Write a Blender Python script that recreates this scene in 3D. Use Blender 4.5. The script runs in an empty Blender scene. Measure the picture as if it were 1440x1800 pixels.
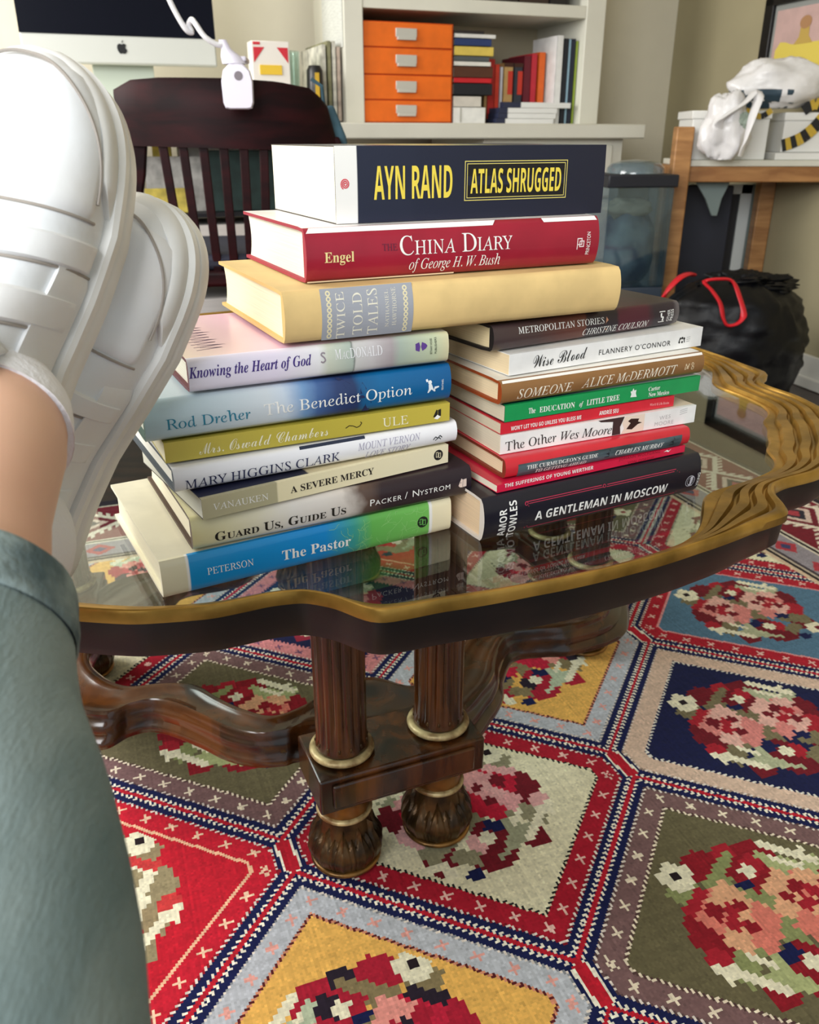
import bpy, math, random
import numpy as np
from mathutils import Vector, Matrix, noise
random.seed(4)
SC = bpy.context.scene
COL = SC.collection
PI = math.pi
def rad(a): return math.radians(a)

# ------------------------------------------------------------------ camera, world, lights, exposure
cam = bpy.data.cameras.new('camera'); cam_o = bpy.data.objects.new('camera', cam); COL.objects.link(cam_o)
EYE = 0.74
cam.sensor_fit = 'HORIZONTAL'; cam.sensor_width = 36.0; cam.lens = 36.0*1490/1440
cam.clip_start = 0.01
cam_o.location = (0, 0, EYE); cam_o.rotation_euler = (rad(90-23.9), 0, 0)
cam.dof.use_dof = True; cam.dof.focus_distance = 0.66; cam.dof.aperture_fstop = 18
SC.camera = cam_o

W = bpy.data.worlds.new('daylight'); SC.world = W; W.use_nodes = True
bg = W.node_tree.nodes['Background']; bg.inputs[0].default_value = (0.84, 0.93, 1.0, 1); bg.inputs[1].default_value = 0.56

def area(name, loc, target, sx, sy, power, color):
    L = bpy.data.lights.new(name, 'AREA'); L.shape = 'RECTANGLE'; L.size = sx; L.size_y = sy
    L.energy = power; L.color = color
    o = bpy.data.objects.new(name, L); COL.objects.link(o); o.location = loc
    d = Vector(target)-Vector(loc); o.rotation_euler = d.to_track_quat('-Z', 'Y').to_euler()
    return o
area('assumed_daylight_behind', (-1.05, -1.6, 1.75), (0.0, 1.1, 0.5), 1.7, 1.5, 70, (0.975, 0.99, 1.0))  # assumed source behind the camera
area('assumed_daylight_left', (-2.05, 1.35, 1.55), (0.2, 1.9, 0.7), 1.1, 1.3, 50, (1.0, 0.985, 0.95))  # area light added just in from the assumed window on the left
SC.view_settings.view_transform = 'Standard'; SC.view_settings.look = 'None'
SC.view_settings.exposure = 0.25; SC.view_settings.gamma = 1.0; SC.view_settings.use_curve_mapping = False
SC.cycles.max_bounces = 7; SC.cycles.diffuse_bounces = 3; SC.cycles.glossy_bounces = 3
SC.cycles.transparent_max_bounces = 8; SC.cycles.caustics_reflective = False; SC.cycles.caustics_refractive = False
SC.cycles.use_denoising = True
SC.cycles.use_adaptive_sampling = True

# ------------------------------------------------------------------ materials
def lin(c):
    return tuple((x/255/12.92 if x/255 <= .04045 else ((x/255+.055)/1.055)**2.4) for x in c[:3])+(1.0,)
MATS = {}
def new_mat(name):
    m = bpy.data.materials.new(name); m.use_nodes = True
    nt = m.node_tree; return m, nt, nt.nodes['Principled BSDF'], nt.nodes, nt.links
def M(name, col, rough=.55, metal=0.0, vary=None, bump=None, spec=.5, coat=0, stretch=(1, 1, 1), alt=None):
    """plain procedural material: base colour mottled by noise (vary = scale, amount), optional bump (scale, strength)"""
    if name in MATS: return MATS[name]
    m, nt, b, N, L = new_mat(name)
    b.inputs['Base Color'].default_value = lin(col); b.inputs['Roughness'].default_value = rough
    b.inputs['Metallic'].default_value = metal; b.inputs['Specular IOR Level'].default_value = spec
    b.inputs['Coat Weight'].default_value = coat
    if vary or bump:
        tc = N.new('ShaderNodeTexCoord'); mp = N.new('ShaderNodeMapping'); mp.inputs['Scale'].default_value = stretch
        L.new(tc.outputs['Object'], mp.inputs['Vector'])
    if vary:
        nz = N.new('ShaderNodeTexNoise'); nz.inputs['Scale'].default_value = vary[0]; nz.inputs['Detail'].default_value = 4
        L.new(mp.outputs[0], nz.inputs['Vector'])
        rp = N.new('ShaderNodeValToRGB'); k = vary[1]
        c2 = alt if alt else tuple(max(0, x*(1-k)) for x in col)
        rp.color_ramp.elements[0].position = .36; rp.color_ramp.elements[0].color = lin(c2)
        rp.color_ramp.elements[1].position = .62; rp.color_ramp.elements[1].color = lin(col)
        L.new(nz.outputs['Fac'], rp.inputs['Fac']); L.new(rp.outputs['Color'], b.inputs['Base Color'])
    if bump:
        n2 = N.new('ShaderNodeTexNoise'); n2.inputs['Scale'].default_value = bump[0]; n2.inputs['Detail'].default_value = 5
        L.new(mp.outputs[0], n2.inputs['Vector'])
        bp = N.new('ShaderNodeBump'); bp.inputs['Strength'].default_value = bump[1]; bp.inputs['Distance'].default_value = .004
        L.new(n2.outputs['Fac'], bp.inputs['Height']); L.new(bp.outputs[0], b.inputs['Normal'])
    MATS[name] = m; return m
def ramp_mat(name, stops, length, rough=.4, axis='X', noise_amt=.0, noise_scale=40, coat=0.0):
    """colour bands along one object axis; stops = [(metres, rgb)]"""
    m, nt, b, N, L = new_mat(name)
    tc = N.new('ShaderNodeTexCoord'); sx = N.new('ShaderNodeSeparateXYZ'); L.new(tc.outputs['Object'], sx.inputs[0])
    dv = N.new('ShaderNodeMath'); dv.operation = 'DIVIDE'; dv.inputs[1].default_value = length
    L.new(sx.outputs[axis], dv.inputs[0])
    out = dv.outputs[0]
    if noise_amt:
        nz = N.new('ShaderNodeTexNoise'); nz.inputs['Scale'].default_value = noise_scale; nz.inputs['Detail'].default_value = 5
        L.new(tc.outputs['Object'], nz.inputs['Vector'])
        ma = N.new('ShaderNodeMath'); ma.operation = 'MULTIPLY_ADD'; ma.inputs[1].default_value = noise_amt; ma.inputs[2].default_value = -noise_amt/2
        L.new(nz.outputs['Fac'], ma.inputs[0])
        ad = N.new('ShaderNodeMath'); ad.operation = 'ADD'; L.new(out, ad.inputs[0]); L.new(ma.outputs[0], ad.inputs[1]); out = ad.outputs[0]
    rp = N.new('ShaderNodeValToRGB'); L.new(out, rp.inputs['Fac'])
    el = rp.color_ramp.elements
    while len(el) > 1: el.remove(el[-1])
    for i, (x, c) in enumerate(stops):
        e = el[0] if i == 0 else el.new(min(1, max(0, x/length)))
        e.position = min(1, max(0, x/length)); e.color = lin(c)
    L.new(rp.outputs['Color'], b.inputs['Base Color']); b.inputs['Roughness'].default_value = rough; b.inputs['Coat Weight'].default_value = coat
    return m
def paper_mat(name, col):
    """page edges: fine stripes across the thickness of the block"""
    if name in MATS: return MATS[name]
    m, nt, b, N, L = new_mat(name)
    tc = N.new('ShaderNodeTexCoord'); mp = N.new('ShaderNodeMapping'); mp.inputs['Scale'].default_value = (8, 8, 1900)
    L.new(tc.outputs['Object'], mp.inputs['Vector'])
    nz = N.new('ShaderNodeTexNoise'); nz.inputs['Scale'].default_value = 1; nz.inputs['Detail'].default_value = 3; L.new(mp.outputs[0], nz.inputs['Vector'])
    rp = N.new('ShaderNodeValToRGB'); rp.color_ramp.elements[0].position = .3; rp.color_ramp.elements[1].position = .7
    rp.color_ramp.elements[0].color = lin(tuple(x*.90 for x in col)); rp.color_ramp.elements[1].color = lin(col)
    L.new(nz.outputs['Fac'], rp.inputs['Fac']); L.new(rp.outputs['Color'], b.inputs['Base Color'])
    bp = N.new('ShaderNodeBump'); bp.inputs['Strength'].default_value = .25; bp.inputs['Distance'].default_value = .0006
    L.new(nz.outputs['Fac'], bp.inputs['Height']); L.new(bp.outputs[0], b.inputs['Normal'])
    b.inputs['Roughness'].default_value = .85
    MATS[name] = m; return m
def wood_mat(name, c1, c2, rough=.35, scale=6, stretch=(1, 14, 14), coat=.2):
    if name in MATS: return MATS[name]
    m, nt, b, N, L = new_mat(name)
    tc = N.new('ShaderNodeTexCoord'); mp = N.new('ShaderNodeMapping'); mp.inputs['Scale'].default_value = stretch
    L.new(tc.outputs['Object'], mp.inputs['Vector'])
    nz = N.new('ShaderNodeTexNoise'); nz.inputs['Scale'].default_value = scale; nz.inputs['Detail'].default_value = 6; nz.inputs['Distortion'].default_value = .6
    L.new(mp.outputs[0], nz.inputs['Vector'])
    rp = N.new('ShaderNodeValToRGB'); rp.color_ramp.elements[0].position = .35; rp.color_ramp.elements[1].position = .68
    rp.color_ramp.elements[0].color = lin(c1); rp.color_ramp.elements[1].color = lin(c2)
    L.new(nz.outputs['Fac'], rp.inputs['Fac']); L.new(rp.outputs['Color'], b.inputs['Base Color'])
    b.inputs['Roughness'].default_value = rough; b.inputs['Coat Weight'].default_value = coat; b.inputs['Coat Roughness'].default_value = .15
    MATS[name] = m; return m
def glass_mat(name, tint, refl=1.0, rough=.0, clear=1.0, haze=(0, 0, 0)):
    """thin clear sheet: tinted transparency plus Schlick reflection (same for all rays)"""
    m = bpy.data.materials.new(name); m.use_nodes = True; nt = m.node_tree; N = nt.nodes; L = nt.links; N.clear()
    out = N.new('ShaderNodeOutputMaterial'); ge = N.new('ShaderNodeNewGeometry')
    dt = N.new('ShaderNodeVectorMath'); dt.operation = 'DOT_PRODUCT'; L.new(ge.outputs['Incoming'], dt.inputs[0]); L.new(ge.outputs['Normal'], dt.inputs[1])
    ab = N.new('ShaderNodeMath'); ab.operation = 'ABSOLUTE'; L.new(dt.outputs['Value'], ab.inputs[0])
    su = N.new('ShaderNodeMath'); su.operation = 'SUBTRACT'; su.inputs[0].default_value = 1; L.new(ab.outputs[0], su.inputs[1])
    pw = N.new('ShaderNodeMath'); pw.operation = 'POWER'; pw.inputs[1].default_value = 5; L.new(su.outputs[0], pw.inputs[0])
    ma = N.new('ShaderNodeMath'); ma.operation = 'MULTIPLY_ADD'; ma.inputs[1].default_value = .95*refl; ma.inputs[2].default_value = .05*refl; L.new(pw.outputs[0], ma.inputs[0])
    tr = N.new('ShaderNodeBsdfTransparent'); tr.inputs[0].default_value = tuple(tint)+(1,)
    gl = N.new('ShaderNodeBsdfGlossy'); gl.inputs['Roughness'].default_value = rough; gl.inputs['Color'].default_value = (1, 1, 1, 1)
    base = tr.outputs[0]
    if clear < 1:
        df = N.new('ShaderNodeBsdfDiffuse'); df.inputs[0].default_value = lin(haze)
        mx0 = N.new('ShaderNodeMixShader'); mx0.inputs[0].default_value = 1-clear; L.new(tr.outputs[0], mx0.inputs[1]); L.new(df.outputs[0], mx0.inputs[2]); base = mx0.outputs[0]
    mx = N.new('ShaderNodeMixShader'); L.new(ma.outputs[0], mx.inputs[0]); L.new(base, mx.inputs[1]); L.new(gl.outputs[0], mx.inputs[2])
    L.new(mx.outputs[0], out.inputs[0]); return m

# ------------------------------------------------------------------ object helpers
def thing(name, label, cat, loc=(0, 0, 0), rotz=0.0, group=None):
    o = bpy.data.objects.new(name, None); COL.objects.link(o); o.location = loc; o.rotation_euler = (0, 0, rotz)
    o.empty_display_size = .05
    return tag(o, label, cat, group)
def tag(o, label, cat, group=None):
    o['label'] = label; o['category'] = cat
    if group: o['group'] = group
    return o
def struct(o): o['kind'] = 'structure'; return o
def dup(root, loc, rotz=0, label=None):
    r = root.copy(); COL.objects.link(r); r.location = loc; r.rotation_euler = (0, 0, rotz)
    if label: r['label'] = label
    for ch in list(root.children):
        c = ch.copy(); COL.objects.link(c); c.parent = r
        for g in list(ch.children):
            d = g.copy(); COL.objects.link(d); d.parent = c
    return r

class G:
    """collects faces, then links them as one mesh object"""
    def __init__(s): s.v = []; s.f = []; s.m = []
    def add(s, vs, fs, mi=0):
        k = len(s.v); s.v += [tuple(p) for p in vs]; s.f += [tuple(i+k for i in f) for f in fs]; s.m += [mi]*len(fs); return s
    def box(s, c, d, rz=0, mi=0, mat=None):
        x, y, z = d[0]/2, d[1]/2, d[2]/2
        vs = [Vector((a*x, b*y, e*z)) for a in (-1, 1) for b in (-1, 1) for e in (-1, 1)]
        R = Matrix.Rotation(rz, 3, 'Z') if mat is None else mat
        vs = [R @ p + Vector(c) for p in vs]
        return s.add(vs, [(0, 1, 3, 2), (4, 6, 7, 5), (0, 4, 5, 1), (2, 3, 7, 6), (0, 2, 6, 4), (1, 5, 7, 3)], mi)
    def span(s, a, b, mi=0):
        return s.box([(a[i]+b[i])/2 for i in range(3)], [abs(a[i]-b[i]) for i in range(3)], 0, mi)
    def loft(s, rings, closed=True, cap=True, mi=0, loop=False):
        n = len(rings[0]); vs = [p for r in rings for p in r]; fs = []
        R = len(rings)
        for i in range(R if loop else R-1):
            for j in range(n if closed else n-1):
                a = i*n+j; b = i*n+(j+1) % n; c = ((i+1) % R)*n+(j+1) % n; d = ((i+1) % R)*n+j
                fs.append((a, b, c, d))
        if cap and closed and not loop:
            fs.append(tuple(range(n-1, -1, -1))); fs.append(tuple((R-1)*n+j for j in range(n)))
        return s.add(vs, fs, mi)
    def lathe(s, prof, n=32, c=(0, 0, 0), mi=0):
        rings = [[(c[0]+r*math.cos(2*PI*j/n), c[1]+r*math.sin(2*PI*j/n), c[2]+z) for j in range(n)] for r, z in prof]
        return s.loft(rings, mi=mi)
    def tube(s, path, r, n=8, mi=0, flat=1.0, loop=False):
        P = [Vector(p) for p in path]; rings = []
        up = Vector((0, 0, 1))
        for i, p in enumerate(P):
            if loop: t = P[(i+1) % len(P)]-P[i-1]
            else: t = (P[min(i+1, len(P)-1)]-P[max(i-1, 0)])
            t.normalize()
            a = t.cross(up)
            if a.length < .05: a = t.cross(Vector((0, 1, 0)))
            a.normalize(); b = a.cross(t)
            rr = r[i] if isinstance(r, (list, tuple)) else r
            rings.append([p+a*rr*math.cos(2*PI*j/n)+b*rr*flat*math.sin(2*PI*j/n) for j in range(n)])
        return s.loft(rings, mi=mi, loop=loop)
    def prism(s, poly, z0, z1, mi=0):
        return s.loft([[(x, y, z0) for x, y in poly], [(x, y, z1) for x, y in poly]], mi=mi)
    def build(s, name, mats, parent=None, smooth=40, bevel=0, loc=None, rot=None):
        me = bpy.data.meshes.new(name); me.from_pydata([tuple(p) for p in s.v], [], s.f)
        for m in (mats if isinstance(mats, (list, tuple)) else [mats]): me.materials.append(m)
        me.polygons.foreach_set('material_index', s.m)
        import bmesh
        bm = bmesh.new(); bm.from_mesh(me); bmesh.ops.recalc_face_normals(bm, faces=bm.faces); bm.to_mesh(me); bm.free()
        if smooth:
            me.polygons.foreach_set('use_smooth', [True]*len(me.polygons)); me.set_sharp_from_angle(angle=rad(smooth))
        me.update()
        o = bpy.data.objects.new(name, me); COL.objects.link(o)
        if parent: o.parent = parent
        if loc: o.location = loc
        if rot: o.rotation_euler = rot
        if bevel:
            b = o.modifiers.new('bevel', 'BEVEL'); b.width = bevel; b.segments = 2; b.limit_method = 'ANGLE'; b.angle_limit = rad(40)
        return o
def spline(pts, n, loop=False):
    P = [Vector(p) for p in pts]; out = []; K = len(P)
    segs = K if loop else K-1
    for i in range(segs):
        if loop: p0, p1, p2, p3 = P[i-1], P[i], P[(i+1) % K], P[(i+2) % K]
        else: p0, p1, p2, p3 = P[max(i-1, 0)], P[i], P[i+1], P[min(i+2, K-1)]
        for k in range(n):
            t = k/n
            out.append(.5*((2*p1)+(p2-p0)*t+(2*p0-5*p1+4*p2-p3)*t*t+(3*p1-p0-3*p2+p3)*t**3))
    if not loop: out.append(P[-1])
    return out
def interp(x, xs, ys):
    return float(np.interp(x, xs, ys))

# ------------------------------------------------------------------ lettering
def mp(s, U, Lo, ex={}):
    r = ''
    for c in s:
        if c in ex: r += ex[c]
        elif 'A' <= c <= 'Z': r += chr(U+ord(c)-65)
        elif 'a' <= c <= 'z': r += chr(Lo+ord(c)-97)
        else: r += c
    return r
STY = {'n': None, 'v': None, 'bold': (0x1D5D4, 0x1D5EE), 'vb': (0x1D5D4, 0x1D5EE), 'cond': (0x1D5D4, 0x1D5EE), 's': (0x1D434, 0x1D44E),
       'vs': (0x1D434, 0x1D44E), 'sb': (0x1D400, 0x1D41A), 'i': (0x1D434, 0x1D44E), 'bi': (0x1D468, 0x1D482), 'script': (0x1D4D0, 0x1D4EA)}
def glyph_mesh(text, st, spacing=1.0):
    k = STY[st]
    body = text if k is None else mp(text, k[0], k[1], {'h': '\u210e'} if k[0] == 0x1D434 else {})
    cu = bpy.data.curves.new('lettering', 'FONT'); cu.body = body; cu.resolution_u = 3; cu.space_character = spacing
    if st == 'script': cu.offset = -.004
    o = bpy.data.objects.new('lettering', cu); COL.objects.link(o)
    dg = bpy.context.evaluated_depsgraph_get(); dg.update()
    me = bpy.data.meshes.new_from_object(o.evaluated_get(dg))
    bpy.data.objects.remove(o)
    n = len(me.vertices); co = np.zeros(n*3); me.vertices.foreach_get('co', co); co = co.reshape(-1, 3)
    if st in ('s', 'vs'): co[:, 0] -= co[:, 1]*math.tan(rad(15.5))
    fs = [tuple(p.vertices) for p in me.polygons]
    bpy.data.meshes.remove(me)
    return co, fs
CAPS = {}
def cap_height(st):
    if st not in CAPS: CAPS[st] = glyph_mesh('H', st)[0][:, 1].max()
    return CAPS[st]
def text_plane(text, st, spacing=1.0):
    """vertices in units where cap height = 1 and total width = 1"""
    base = text
    if text.endswith('|sc'):
        base = text[:-3]; runs = []
        for ch in base:
            lo = ch.islower()
            if runs and runs[-1][1] == lo: runs[-1][0] += ch.upper()
            else: runs.append([ch.upper(), lo])
        V = []; F = []; x = 0
        for r, lo in runs:
            sc = .74 if lo else 1.0
            lead = len(r)-len(r.lstrip(' ')); trail = len(r)-len(r.rstrip(' '))
            x += lead*.26*sc
            if r.strip():
                co, fs = glyph_mesh(r.strip(), st, spacing); co = co*sc; co[:, 0] += x-co[:, 0].min()
                F += [tuple(i+len(V) for i in f) for f in fs]; V += [tuple(p) for p in co]
                x = co[:, 0].max()+.05
            x += trail*.26*sc
        co = np.array(V); fs = F
    else:
        co, fs = glyph_mesh(base, st, spacing)
    co = co.copy(); co[:, 0] -= co[:, 0].min(); w = co[:, 0].max(); co[:, 0] /= w; co[:, 1] /= cap_height(st)
    return co, fs
# ------------------------------------------------------------------ room (turned 16 degrees about the camera)
RT = rad(16); RC, RS = math.cos(RT), math.sin(RT)
def R(u, v, z): return (u*RC-v*RS, u*RS+v*RC, z)
def rbox(g, u0, u1, v0, v1, z0, z1, mi=0):
    c = R((u0+u1)/2, (v0+v1)/2, (z0+z1)/2); return g.box(c, (abs(u1-u0), abs(v1-v0), abs(z1-z0)), RT, mi)
FL = -.006
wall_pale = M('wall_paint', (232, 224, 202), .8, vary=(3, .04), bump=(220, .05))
floor_m = wood_mat('dark_floorboards', (36, 22, 18), (66, 42, 32), .4, 3, (1, 12, 1), .2)
UR, VB = 1.985, 3.26      # right wall and back wall in room coordinates
UL, VF = -2.15, -2.0
g = G(); rbox(g, UL, UR+.1, VF, VB+.1, -.1, FL); struct(g.build('floor', floor_m))
g = G(); rbox(g, UL-.1, UR+.1, VB, VB+.1, FL, 2.45); struct(g.build('wall_back', wall_pale))
g = G(); rbox(g, UR, UR+.1, VF, VB, FL, 2.45); struct(g.build('wall_right', M('wall_paint_shaded', (170, 160, 128), .8, vary=(3, .04), bump=(220, .05))))  # darker copy of the wall paint: the right wall's shade is in its colour
g = G(); rbox(g, UL-.1, UR+.1, VF, VB+.1, 2.45, 2.55); struct(g.build('ceiling', M('ceiling_paint', (235, 232, 224), .9)))
g = G()   # wall with an assumed window opening on the left
rbox(g, UL-.1, UL, VF, 1.15, FL, 2.45); rbox(g, UL-.1, UL, 2.75, VB, FL, 2.45); rbox(g, UL-.1, UL, 1.15, 2.75, FL, .85); rbox(g, UL-.1, UL, 1.15, 2.75, 2.2, 2.45)
struct(g.build('wall_left', wall_pale))
trim_m = M('white_trim', (232, 230, 220), .45)
g = G()
for a in (1.15, 1.92, 2.69): rbox(g, UL-.08, UL-.03, a, a+.06, .85, 2.2)
for a in (.85, 1.5, 2.14): rbox(g, UL-.08, UL-.03, 1.15, 2.75, a, a+.06)
struct(g.build('assumed_window_1', trim_m))  # assumed window, out of view, for the light from the left
g = G(); rbox(g, UR-.014, UR, VF, VB-.016, FL, .098); rbox(g, UR-.022, UR, VF, VB-.016, FL, .03); struct(g.build('baseboard_right', trim_m, bevel=.004))
g = G(); rbox(g, UL, UR, VB-.016, VB, FL, .1); struct(g.build('baseboard_back', trim_m, bevel=.004))

# ------------------------------------------------------------------ flat-woven rug, one coloured face per stitch
RE = np.array([math.cos(rad(20.4)), math.sin(rad(20.4))]); RF = np.array([-RE[1], RE[0]])
ST = .0026
e_ax = np.arange(-.52, 1.46, ST); f_ax = np.arange(.10, 1.86, ST)
ne, nf = len(e_ax), len(f_ax)
Ec, Fc = np.meshgrid(e_ax[:-1]+ST/2, f_ax[:-1]+ST/2, indexing='ij'); Ec = Ec.ravel(); Fc = Fc.ravel()
PX = Ec*RE[0]+Fc*RF[0]; PY = Ec*RE[1]+Fc*RF[1]
J0 = np.array([-.137, .716]); Pv = np.array([.099, .311]); Qv = np.array([.312, -.158]); Hv = np.array([.011, -.0235])
Lj, Rj, Bj, Tj = -(Pv+Qv)/2, (Pv+Qv)/2, (Qv-Pv)/2, (Pv-Qv)/2
HEX = [Lj-Hv, Lj+Hv, Bj-Hv, Rj+Hv, Rj-Hv, Tj+Hv]       # counter-clockwise
c00 = J0+(Pv+Qv)/2
inv = np.linalg.inv(np.array([Pv, Qv]).T)
mn = inv @ np.array([PX-c00[0], PY-c00[1]])
m0 = np.round(mn[0]).astype(int); n0 = np.round(mn[1]).astype(int)
best = np.full(len(PX), -9.0); bm = m0.copy(); bn = n0.copy(); tau = np.zeros(len(PX)); islink = np.zeros(len(PX), bool)
LX = np.zeros(len(PX)); LY = np.zeros(len(PX))
for dm in (-1, 0, 1):
    for dn in (-1, 0, 1):
        m = m0+dm; n = n0+dn
        x = PX-(c00[0]+m*Pv[0]+n*Qv[0]); y = PY-(c00[1]+m*Pv[1]+n*Qv[1])
        dmin = np.full(len(PX), 9.0); tt = np.zeros(len(PX)); lk = np.zeros(len(PX), bool)
        for i in range(6):
            a = HEX[i]; b2 = HEX[(i+1) % 6]; d = (b2-a)/np.linalg.norm(b2-a)
            dist = (x-a[0])*(-d[1])+(y-a[1])*d[0]
            k = dist < dmin; dmin = np.where(k, dist, dmin); tt = np.where(k, (x-a[0])*d[0]+(y-a[1])*d[1], tt); lk = np.where(k, i in (0, 3), lk)
        k = dmin > best
        best = np.where(k, dmin, best); bm = np.where(k, m, bm); bn = np.where(k, n, bn); tau = np.where(k, tt, tau); islink = np.where(k, lk, islink)
        LX = np.where(k, x, LX); LY = np.where(k, y, LY)
D = best*1000; T = tau*1000
NAVY = (22, 28, 74); RUGRED = (186, 28, 46); RWHITE = (240, 232, 214)
DK = (112, 24, 36); PINK = (214, 132, 126); LPINK = (226, 176, 164); GRN = (122, 112, 84); LGRN = (176, 178, 146); CRM = (234, 226, 198); BLK = (36, 24, 30)
CELL = {  # field, band, motif on the band, dotted line inside, its alternate
    'cream': ((230, 222, 190), (170, 26, 46), (236, 190, 180), (30, 34, 34), (230, 222, 190)),
    'olive': ((104, 96, 70), (122, 92, 92), (236, 220, 196), (236, 220, 196), (84, 60, 58)),
    'gold': ((232, 178, 92), (186, 188, 196), (226, 160, 150), (92, 30, 34), (214, 140, 110)),
    'red': ((192, 28, 46), (196, 30, 50), (240, 200, 170), (236, 184, 150), (236, 184, 150)),
    'navy': ((24, 28, 68), (214, 184, 164), (208, 172, 154), (226, 220, 210), (24, 28, 68)),
    'navy_pink': ((24, 28, 68), (214, 136, 138), (120, 80, 110), (24, 28, 68), (214, 136, 138)),
    'blue': ((86, 120, 146), (176, 28, 46), (232, 190, 180), (222, 150, 150), (222, 150, 150))}
KIND = {(0, 0): 'cream', (0, -1): 'olive', (-1, 0): 'gold', (-1, -1): 'red', (0, 1): 'olive', (1, 0): 'gold', (1, 1): 'navy', (2, 1): 'blue',
        (1, -1): 'navy_pink', (0, -2): 'cream', (2, 0): 'cream', (-1, 1): 'navy', (1, 2): 'red', (2, -1): 'red', (1, -2): 'gold', (-1, -2): 'navy', (3, 1): 'cream', (3, 0): 'olive', (2, 2): 'cream', (3, 2): 'cream', (1, 3): 'olive'}
CL = ['cream', 'olive', 'gold', 'red', 'navy', 'blue']
col = np.zeros((len(PX), 3)); 
kinds = np.array([hash((int(a), int(b_))) % 6 for a, b_ in zip(bm[:1], bn[:1])])
kidx = np.zeros(len(PX), int); names = list(CELL)
for (a, b_) in set(zip(bm.tolist(), bn.tolist())):
    nm = KIND.get((a, b_), CL[(a*2+b_*3) % 6]); kidx[(bm == a) & (bn == b_)] = names.index(nm)
tab = np.array([[CELL[n][j] for j in range(5)] for n in names], float)
rng = np.random.default_rng(5)
Dj = D+rng.normal(0, .35, len(D))
def put(mask, c): col[mask] = c
field, bandc, motif, dot, dot2 = (tab[kidx, j] for j in range(5))
col[:] = field
pos = T % 7.0 < 3.6; pos2 = (T+3.5) % 7.0 < 3.6
mk = (D < 45.6); col[mk] = np.where(pos[mk, None], dot[mk], dot2[mk])
mk = (D < 41.8); col[mk] = bandc[mk]
# small crosses along the band
tm_ = (T % 37)-18.5; dm_ = D-29
cr = (np.abs(tm_) < 5.4) & (np.abs(dm_) < 5.4) & (np.abs(np.abs(tm_)-np.abs(dm_)) < 2.0)
mk = cr & (D < 41.8) & (kidx != names.index('navy')); col[mk] = motif[mk]
mk = (D < 17.4); col[mk] = np.where(pos2[mk, None], np.array([226, 214, 204]), bandc[mk]*.75)
put(D < 14.4, NAVY)
mk = (D < 7.4); col[mk] = np.where((pos if False else pos)[mk, None], np.array(RWHITE), np.array(NAVY))
put(D < 2.5, RUGRED)
lk = islink & (D < 10.5); put(lk, RWHITE); put(islink & (D < 7.2), RUGRED)
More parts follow.
